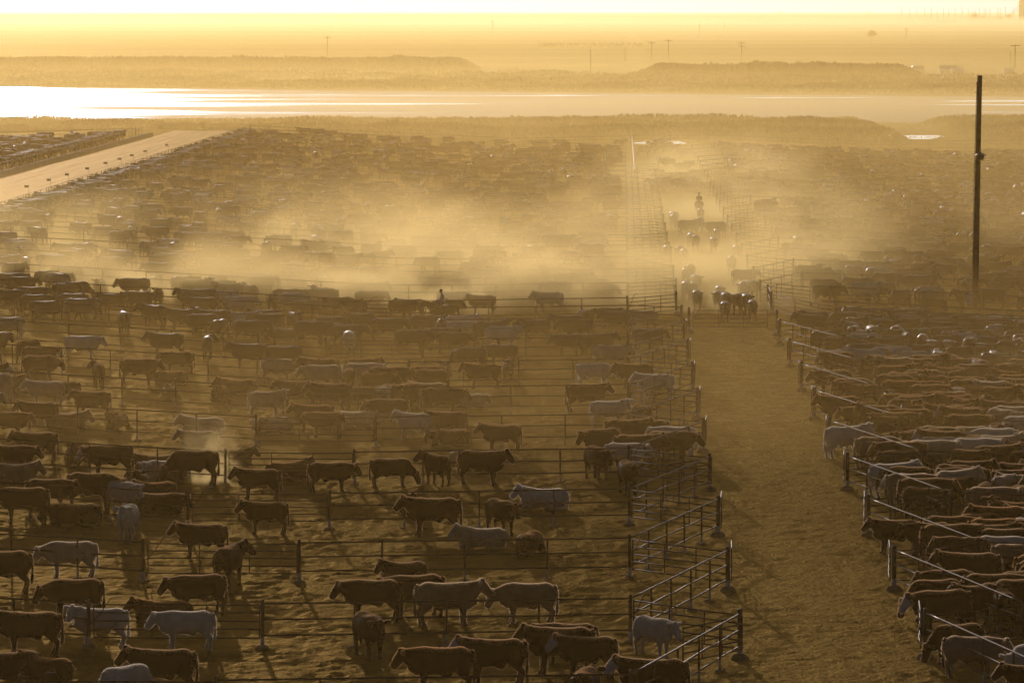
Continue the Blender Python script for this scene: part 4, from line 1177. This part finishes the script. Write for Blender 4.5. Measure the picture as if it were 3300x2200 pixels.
# ------------------------------------------------------------------ utility pole with lamp and meter box
px, py = 31.45, 309.0
pz = H(px, py)
up = tag(empty('utility_pole', (px, py, pz)), 'tall bare wooden utility pole rising above the right pens', 'utility pole')
mb = MB(); hgt = 16.05
mb.tube([(.0, 0, -.2), (.03, 0, 4), (.08, .0, 8), (.13, 0, 12), (.19, 0, hgt)], [.205, .20, .19, .175, .165], 16, up=(1, 0, 0))
obj('pole', mb.mesh('pole', M['wood'], True), up)
mb = MB(); mb.tube([(-.20, -.05, 1.0), (-.19, -.05, 5), (-.13, -.05, 10), (-.05, -.05, 14), (.0, -.05, hgt - .6)], .022, 6); mb.tube([(.02, -.12, hgt - .75), (.0, -.12, hgt - .45)], .05, 8)
obj('conduit', mb.mesh('conduit', M['pipe'], True), up)
mb = MB(); mb.lathe([(.04, .34), (.12, .30), (.36, .13), (.365, .10), (.26, .09), (.22, -.17), (.17, -.21), (.02, -.22)][::-1], 16, (.24, -.30, 10.55))
mb.tube([(.10, -.10, 10.75), (.16, -.30, 10.80)], .03, 6)
obj('lamp_hood', mb.mesh('lamp_hood', M['tin'], True), up)
mb = MB()
for zz in (10.05, 9.95, 9.85, 14.9): mb.tube([(-.04, -.02, zz), (-.16, -.06, zz + .02)], .02, 6)
obj('cleat', mb.mesh('cleat', M['pipe'], True), up)
mb = MB(); mb.box(-.60, -.22, -.16, .16, .50, 1.26); bx_ = obj('meter_box', mb.mesh('meter_box', M['tin_white']), up)
mb = MB(); mb.box(-.63, -.20, -.20, .20, 1.262, 1.285); obj('box_lid', mb.mesh('box_lid', M['tin_white']), bx_)

# ------------------------------------------------------------------ vegetation
def leaf_mat(name, base, c2):
    m = mat(name, base, 0.8, col2=c2, scale=0.35, spec=0.2)
    t = m.node_tree; b = t.nodes['Principled BSDF']
    tr = t.nodes.new('ShaderNodeBsdfTranslucent'); ms = t.nodes.new('ShaderNodeMixShader'); ms.inputs[0].default_value = 0.35
    t.links.new(b.inputs['Base Color'].links[0].from_socket, tr.inputs['Color'])
    out = t.nodes['Material Output']
    t.links.new(b.outputs[0], ms.inputs[1]); t.links.new(tr.outputs[0], ms.inputs[2]); t.links.new(ms.outputs[0], out.inputs['Surface'])
    return m
M['brush'] = leaf_mat('dry_brush', (0.13, 0.105, 0.045), (0.08, 0.07, 0.03))
M['crop'] = leaf_mat('corn_leaf', (0.15, 0.13, 0.05), (0.10, 0.09, 0.04))
M['leaf'] = leaf_mat('tree_leaf', (0.07, 0.075, 0.03), (0.045, 0.05, 0.02))
M['bark'] = mat('bark', (0.09, 0.065, 0.045), 0.9, var=0.3)

def blades(P, Hh, Wd, lean, rng):
    """P: (n,3) roots; one bent leaf blade (two triangles) per root"""
    n = len(P); a = rng.uniform(0, 2*np.pi, n)
    dx, dy = np.cos(a), np.sin(a)
    t = rng.uniform(0, 2*np.pi, n); ln = lean * Hh * rng.uniform(.2, 1, n)
    tip = P + np.stack([np.cos(t)*ln, np.sin(t)*ln, Hh], -1)
    mid = P*.5 + tip*.5 + np.stack([dx*Wd, dy*Wd, Hh*.08], -1)
    mid2 = P*.5 + tip*.5 - np.stack([dx*Wd, dy*Wd, -Hh*.08], -1)
    V = np.stack([P, mid, tip, mid2], 1).reshape(-1, 3)
    return V, np.arange(4*n).reshape(n, 4)
def np_obj(name, V, Q, m):
    me = bpy.data.meshes.new(name)
    k = Q.shape[1]
    me.vertices.add(len(V)); me.vertices.foreach_set('co', V.astype(np.float32).ravel())
    me.loops.add(Q.size); me.loops.foreach_set('vertex_index', Q.astype(np.int32).ravel())
    me.polygons.add(len(Q)); me.polygons.foreach_set('loop_start', np.arange(0, Q.size, k, dtype=np.int32)); me.polygons.foreach_set('loop_total', np.full(len(Q), k, dtype=np.int32))
    me.update(calc_edges=True); me.materials.append(m)
    return obj(name, me)
rng = np.random.default_rng(5)
def veg(name, X, Y, top, leafh, wd, lean, m, label, cat='brush', face=.55):
    """small blades spread through a mass of plants, most of them on its top and outer side"""
    keep = top > .15
    X, Y, top = X[keep], Y[keep], top[keep]; n = len(X)
    q = np.where(rng.uniform(0, 1, n) < face, rng.uniform(.80, 1.0, n), rng.uniform(.05, .9, n))
    lh = np.minimum(leafh * rng.uniform(.6, 1.4, n), top)
    z0 = hbase(X, Y) + q * np.maximum(top - lh * .6, 0.0) - .04
    V, Q = blades(np.stack([X, Y, z0], -1), lh, wd * rng.uniform(.6, 1.4, n), lean, rng)
    return tag(np_obj(name, V, Q, M[m]), label, cat, kind='stuff')
def clump(X, Y, s, seed, lo=.35):
    c = vnoise(X / s, Y / s, seed); return np.clip((c - lo) / (1 - lo), 0, 1)
# bank of tall weeds between the pens and the pond, with two gaps where water shows
def bank_h(X, Y):
    g = sstep(60, 64, X) * (1 - sstep(72, 77, X))
    g2 = sstep(15.5, 18, X) * (1 - sstep(26.5, 29, X)) * (Y < 705)
    top = 1.0 + 1.3 * clump(X, Y, 17, 1, .25) + .6 * clump(X, Y, 5, 2, .3)
    return top * sstep(690, 745, Y) * (1 - sstep(800, 838, Y)) * (1 - g * .9) * (1 - g2)
n = 110000
X = rng.uniform(-112, 112, n); Y = rng.uniform(692, 838, n)
veg('weed_bank', X, Y, bank_h(X, Y), .55, .16, .5, 'brush', 'band of tall dry weeds between the last pens and the pond')
n = 60000
X = rng.uniform(-175, 150, n); Y = np.interp(X, [-220, -128, 0, 122, 200], [1214, 1206, 1140, 1078, 1062]) + rng.uniform(0, 1, n) ** 1.3 * 250
veg('shore_brush', X, Y, 2.4 * clump(X, Y, 13, 7, .45) ** .6 + .35, .7, .30, .6, 'brush', 'low bushes scattered along the far shore of the pond')
def crop_field(xa, xb, ya, yb, n, hgt, label, edge=8):
    X = rng.uniform(xa, xb, n); Y = ya + (yb - ya) * rng.uniform(0, 1, n) ** 1.6
    e = np.minimum(np.clip((X - xa) / edge, .1, 1), np.clip((xb - X) / edge, .1, 1)) ** .6
    top = hgt * e * (.72 + .30 * vnoise(X / 9, Y / 9, 9) + .22 * vnoise(X / 2.2, Y / 3, 6))
    veg('corn_field', X, Y, top, .9, .28, .5, 'crop', label, 'crop', .4)
crop_field(-260, -10.5, 1480, 1540, 70000, 4.4, 'tall flat-topped crop field beyond the pond on the left')
crop_field(36, 121, 1330, 1375, 30000, 4.2, 'tall crop field beyond the pond on the right')

def tree(x, y, h, w, label, seed, n=900, group=None):
    r = np.random.default_rng(seed); z = H(x, y)
    t = tag(empty('tree', (x, y, z)), label, 'tree', group)
    mb = MB(); mb.tube([(0, 0, -.2), (.05*h*.2, 0, h*.25), (0, .02*h, h*.5), (0, 0, h*.7)], [h*.035, h*.028, h*.02, h*.008], 8)
    for k in range(5):
        a = k * 1.3 + seed; mb.tube([(0, 0, h*(.25+.06*k)), (math.cos(a)*w*.25, math.sin(a)*w*.25, h*(.42+.06*k)), (math.cos(a)*w*.42, math.sin(a)*w*.42, h*(.55+.06*k))], [h*.016, h*.011, h*.004], 6)
    obj('trunk', mb.mesh('trunk', M['bark'], True), t)
    cl = r.normal(0, 1, (26, 3)); cl /= np.linalg.norm(cl, axis=1)[:, None]; cl *= r.uniform(.45, 1, (26, 1))
    cl = cl * np.array([w*.42, w*.42, h*.33]) + np.array([0, 0, h*.64])
    P = cl[r.integers(0, 26, n)] + r.normal(0, 1, (n, 3)) * np.array([w*.095, w*.095, h*.06])
    V, Q = blades(P, np.full(n, h*.055), np.full(n, h*.028), 1.2, r)
    o = np_obj('crown', V, Q, M['leaf']); o.parent = t
def gpt(px_, py_, z=-.5):
    """ground place seen at a pixel of the photograph (used for far things, where a pixel spans metres)"""
    a = (px_ - 1650) / 14700.; b = (1100 - py_) / 14700.; th = R(4.163)
    d = (a, math.cos(th) + b*math.sin(th), -math.sin(th) + b*math.cos(th)); k = (EYE - z) / -d[2]
    return d[0]*k, d[1]*k
x, y = gpt(2811, 131); tree(x, y, 6.4, 5.8, 'lone round tree standing in the pale far field', 3, 1400)
for i, (a, b, hh, ww, lab) in enumerate([(3140, 72, 15, 17, 'broad tree at the left of the elevator grove'), (3163, 72, 10, 16, 'low tree second from left in elevator grove'), (3190, 72, 8, 20, 'low wide tree in the middle of elevator grove'),
        (3218, 72, 10, 16, 'tree second from right in the elevator grove'), (3250, 72, 12, 14, 'tree nearest the grain elevator'), (2512, 46, 15, 22, 'far round tree on the hazy horizon above the field'),
        (2800, 46, 13, 18, 'far tree on the horizon over the lone field tree'), (2760, 46, 9, 16, 'low far tree left of the horizon tree'), (2385, 46, 10, 14, 'leftmost faint tree on the horizon')]):
    x, y = gpt(a, b); tree(x, y, hh, ww, lab, 10 + i, 700, 'trees on the horizon')

# ------------------------------------------------------------------ hay bales, poles, far farm
bm_ = MB()
Rb = 1.28; ring = 18
V = []; 
for s, rr in ((-.85, .96), (-.78, 1.0), (.78, 1.0), (.85, .96)):
    for k in range(ring):
        a = 2*math.pi*k/ring; V.append((Rb*rr*math.cos(a), s, Rb + Rb*rr*math.sin(a)))
Fc = [(i*ring+k, i*ring+(k+1) % ring, (i+1)*ring+(k+1) % ring, (i+1)*ring+k) for i in range(3) for k in range(ring)] + [tuple(range(ring))[::-1], tuple(3*ring+k for k in range(ring))]
M['hay'] = mat('hay', (0.16, 0.11, 0.05), 0.95, var=0.3, scale=3, bump=0.03, bscale=9)
BALE = mesh_np('hay_bale', V, Fc, M['hay'], True)
bx = [1742, 1758, 1774, 1790, 1806, 1822, 1838, 1854, 1870, 1887, 1912, 1933, 1951, 1969, 1989, 2007, 2028, 2047, 2064]
for i, a in enumerate(bx):
    x, y = gpt(a, 153); o = obj('hay_bale', BALE, None, (x, y, -.52), R(rng.uniform(-8, 8))); o.scale = (1.02, 1, 1)
    tag(o, f'{ordw(i + 1)} round hay bale from the left in the far field row', 'hay bale', 'row of round hay bales')

def power_pole(a, yt, yb, label, arms=1, r=.16, group='power poles across the far fields'):
    yb = max(yb, 58)
    x, y = gpt(a, yb); hgt = (yb - yt) / (yb - 30.) * 20.5
    t = tag(empty('power_pole', (x, y, -.5)), label, 'power pole', group)
    rr = max(r, y * 6e-5)
    mb = MB(); mb.tube([(0, 0, -.2), (0, 0, hgt*.6), (0, 0, hgt)], [rr*1.15, rr, rr*.8], 6); obj('pole', mb.mesh('pole', M['wood'], True), t)
    for k in range(arms):
        z = hgt - .5 - k*1.3; mb = MB(); w = 1.3 + hgt*.02; mb.box(-w, w, -.06, .06, z - rr*.5, z + rr*.5)
        for q in (-.92, -.4, .4, .92): mb.box(q*w - .05, q*w + .05, -.05, .05, z + rr*.5 + .003, z + rr*.5 + .22)
        obj('cross_arm', mb.mesh('cross_arm', M['wood']), t)
PP = [(1055, 117, 190, 1), (1588, 67, 113, 1), (1903, 160, 232, 0), (2014, 155, 200, 0), (2100, 135, 198, 1), (2154, 128, 200, 1), (2389, 135, 203, 2), (2254, 78, 122, 0), (2335, 74, 105, 0), (2922, 90, 130, 2), (3256, 166, 225, 0), (3271, 143, 240, 1)]
PP.sort()
for i, (a, b, c, d) in enumerate(PP): power_pole(a, b, c, f'{ordw(i + 1)} utility pole from the left in the far fields', d)
hz_ = [3002, 3020, 3040, 3057, 3078, 3100, 3121, 3142, 3156, 3171, 3177, 3190, 3215, 3223, 3240, 3266, 2980, 2955, 2930, 2905]
for i, a in enumerate(sorted(hz_)): power_pole(a, 24 + (i * 7) % 9, 68, f'{ordw(i + 1)} tall faint pole from the left on the right horizon', 1, .3, 'tall poles on the horizon')

def shed(a, yb, w, d, hw, hr, label, m='tin'):
    x, y = gpt(a, yb)
    t = tag(empty('farm_shed', (x, y, -.5)), label, 'shed')
    mb = MB(); mb.box(-w/2, w/2, -d/2, d/2, 0, hw); obj('wall', mb.mesh('wall', M[m]), t)
    V = [(-w/2-.3, -d/2-.3, hw+.003), (w/2+.3, -d/2-.3, hw+.003), (w/2+.3, d/2+.3, hw+.003), (-w/2-.3, d/2+.3, hw+.003), (-w/2-.3, 0, hr), (w/2+.3, 0, hr)]
    obj('roof', mesh_np('roof', V, [(0,1,5,4), (2,3,4,5), (0,4,3), (1,2,5), (3,2,1,0)], M['tin']), t)
    mb = MB(); mb.box(-w*.15, w*.15, -d/2-.04, -d/2-.005, 0, hw*.75); obj('door', mb.mesh('door', M['pipe2']), t)
    for q in (-.35, .35):
        mb = MB(); mb.box(q*w-.5, q*w+.5, -d/2-.03, -d/2-.004, hw*.45, hw*.75); obj('window', mb.mesh('window', M['digit']), t)
shed(3055, 250, 5.0, 4, 2.6, 3.6, 'small pale farm shed left of the tall pole top')
shed(3085, 254, 3.4, 5, 2.4, 3.2, 'narrow pale shed just left of the tall pole top', 'tin_white')
shed(3250, 250, 2.6, 3, 2.3, 2.8, 'little white shed under the two right poles', 'tin_white')
# silver auger wagon glinting beside the sheds
x, y = gpt(2958, 246)
t = tag(empty('grain_wagon', (x, y, -.5)), 'silver grain wagon glinting in the sun at the far farm', 'wagon')
mb = MB(); mb.tube([(-1.9, 0, 2.0), (-1.7, 0, 2.0), (1.7, 0, 2.0), (1.9, 0, 2.0)], [.7, 1.2, 1.2, .7], 18); obj('tank', mb.mesh('tank', M['tin'], True), t)
mb = MB(); mb.tube([(-1.6, .4, 2.2), (-3.4, .2, 2.9)], .18, 8); obj('auger', mb.mesh('auger', M['tin'], True), t)
mb = MB(); mb.box(-2.0, 2.0, -.6, .6, .68, .85); obj('chassis', mb.mesh('chassis', M['pipe']), t)
wm = MB(); wm.tube([(0, -.18, .5), (0, .18, .5)], .5, 16); wmm = wm.mesh('wheel', M['digit'], True)
for sx in (-1.2, 1.2):
    for sy in (-.8, .8): obj('wheel', wmm, t, (sx, sy, 0))
# grain elevator on the right horizon
x, y = gpt(3300, 72)
t = tag(empty('grain_elevator', (x, y, -.5)), 'tall grain elevator with slanting conveyor at the right horizon', 'grain elevator')
for k, (dx, hh) in enumerate(((-3.0, 33), (8, 33), (19, 33))):
    mb = MB(); mb.lathe([(5.4, 0), (5.4, hh), (2, hh + 2.4), (.4, hh + 2.6)], 20, (dx, 0, 0)); obj('silo', mb.mesh('silo', M['concrete'], True), t)
mb = MB(); mb.box(-2, 22, -3, 3, 35.7, 42); mb.box(3, 8, -3.2, 3.2, 42.003, 48); obj('headhouse', mb.mesh('headhouse', M['concrete']), t)
for k, q in enumerate((0, -5.5)):
    mb = MB(); mb.tube([(-30 + q*.5, -6, 8 + q), (-4, -6, 30 + q)], .5, 6); obj('conveyor', mb.mesh('conveyor', M['tin'], True), t)
x, y = gpt(3048, 74)
shed(3048, 74, 32, 12, 3.2, 4.6, 'long low shed on the right horizon among the poles', 'concrete')

# ------------------------------------------------------------------ the air: even haze over everything, and stirred dust
hz = MB(); hz.box(-29500, 29500, -900, 29500, -4, 58)
hm = bpy.data.materials.new('haze'); hm.use_nodes = True
t = hm.node_tree; t.nodes.remove(t.nodes['Principled BSDF'])
v = t.nodes.new('ShaderNodeVolumePrincipled')
v.inputs['Color'].default_value = (*HAZE_COLOR, 1); v.inputs['Density'].default_value = HAZE_DENSITY; v.inputs['Anisotropy'].default_value = HAZE_G
v.inputs['Absorption Color'].default_value = (1, 1, 1, 1)
t.links.new(v.outputs[0], t.nodes['Material Output'].inputs['Volume'])
tag(obj('haze', hz.mesh('haze', hm)), 'thin golden haze over the whole plain', 'haze', kind='stuff')

# dust that hangs low over the yards and the plain: flat even layers, thickest next to the ground
for zt, dn, ya, yb, lab in ((3.0, 0.0025, 190, 1010, 'thick dust lying against the ground of the yards'), (9.5, 0.00042, 400, 7000, 'thin dust lying over the yards and the plain'), (6.0, 0.0008, 690, 1560, 'pale dust lying over the pond and its banks')):
    lm = hm.copy(); lm.name = 'low_dust'
    lm.node_tree.nodes['Principled Volume'].inputs['Density'].default_value = dn
    wx_ = 400 + zt if yb < 2000 else 6000
    db = MB(); db.box(-wx_, wx_, ya, yb, -3 - zt * .01, zt)
    tag(obj('dust_layer', db.mesh('dust_layer', lm)), lab, 'dust', kind='stuff')

def dust_cloud(name, path, rad, top, dens, label, nscale=0.16, seed=0.0, lo=.42, hi=.75, hz=None, rate=.5):
    """a drifting dust body round a ground path: a lofted closed mesh; density fades to nothing at its skin and breaks into billows"""
    xs_ = [p[0] for p in path]; ys_ = [p[1] for p in path]
    cx, cy = (min(xs_) + max(xs_)) / 2, (min(ys_) + max(ys_)) / 2
    # local frame along the path's two ends
    a, b = Vector(path[0]), Vector(path[-1]); L = (b - a).length; ang = math.atan2(b.y - a.y, b.x - a.x)
    mid = (a + b) / 2
    z0 = H(mid.x, mid.y) if hz is None else hz
    mb = MB(); mb.box(-L/2 - rad, L/2 + rad, -rad, rad, -1.2, top)
    m = bpy.data.materials.new(name); m.use_nodes = True
    t = m.node_tree; t.nodes.remove(t.nodes['Principled BSDF'])
    tc = t.nodes.new('ShaderNodeTexCoord')
    sp = t.nodes.new('ShaderNodeSeparateXYZ'); t.links.new(tc.outputs['Object'], sp.inputs[0])
    def math_(op, x, y=None, c=False):
        n = t.nodes.new('ShaderNodeMath'); n.operation = op; n.use_clamp = c
        for i, q in enumerate((x, y)):
            if q is None: continue
            if isinstance(q, (int, float)): n.inputs[i].default_value = q
            else: t.links.new(q, n.inputs[i])
        return n.outputs[0]
    ex = math_('SUBTRACT', 1.0, math_('DIVIDE', math_('MAXIMUM', math_('SUBTRACT', math_('ABSOLUTE', sp.outputs['X']), L/2 - rad*.3), 0.0), rad * 1.3), True)
    ey = math_('POWER', math_('SUBTRACT', 1.0, math_('POWER', math_('DIVIDE', math_('ABSOLUTE', sp.outputs['Y']), rad), 2.0), True), 1.6)
    zf = math_('SUBTRACT', 1.0, math_('DIVIDE', math_('MAXIMUM', sp.outputs['Z'], 0.0), top), True)
    fall = math_('MULTIPLY', math_('MULTIPLY', ex, ey), math_('POWER', zf, 2.0))
    mp = t.nodes.new('ShaderNodeMapping'); mp.inputs['Scale'].default_value = (1, 1, 1.5); mp.inputs['Location'].default_value = (seed*13.1, seed*7.7, seed*3.3)
    t.links.new(tc.outputs['Object'], mp.inputs['Vector'])
    no = t.nodes.new('ShaderNodeTexNoise'); no.inputs['Scale'].default_value = nscale; no.inputs['Detail'].default_value = 2.0; no.inputs['Roughness'].default_value = 0.55
    t.links.new(mp.outputs['Vector'], no.inputs['Vector'])
    mr = t.nodes.new('ShaderNodeMapRange'); mr.inputs['From Min'].default_value = lo; mr.inputs['From Max'].default_value = hi; mr.interpolation_type = 'SMOOTHSTEP'
    t.links.new(no.outputs['Fac'], mr.inputs['Value'])
    d = math_('MULTIPLY', math_('MULTIPLY', fall, mr.outputs['Result']), dens)
    v = t.nodes.new('ShaderNodeVolumePrincipled'); v.inputs['Color'].default_value = (1.0, .77, .33, 1); v.inputs['Anisotropy'].default_value = HAZE_G
    t.links.new(d, v.inputs['Density']); t.links.new(v.outputs[0], t.nodes['Material Output'].inputs['Volume'])
    o = obj(name, mb.mesh(name, m), None, (mid.x, mid.y, z0), ang)
    m.cycles.volume_step_rate = rate
    m.cycles.volume_sampling = 'DISTANCE'
    return tag(o, label, 'dust', kind='stuff')
if DUST:
    dust_cloud('dust', [uv(11.5, 10.4), uv(14.0, 27)], 15, 7.0, 0.044, 'golden dust hanging over the alley behind the driven cattle', .12, 1.0, .42, .70)
    dust_cloud('dust', [uv(-44, 9.92), uv(6, 9.9)], 11, 5.4, 0.60, 'dust kicked up along the cross lane behind the white shirted rider', .16, 2.0, .36, .72)
    dust_cloud('dust', [uv(-46, 12.6), uv(4, 12.6)], 48, 9.0, 0.075, 'torn dust drifting over the pens beyond the cross lane', .085, 8.0, .46, .68)
    dust_cloud('dust', [uv(26.5, 6.2), uv(29, 6.6)], 4.0, 3.2, 0.09, 'small dust puff among the crowded right pens', .30, 5.0, .35, .65)
    dust_cloud('dust', [(-13.3, 192.9), (-12.3, 192.7)], 0.9, 3.4, 1.7, 'bright puff of dust thrown up by the pawing black steer', 1.0, 6.0, .34, .66)
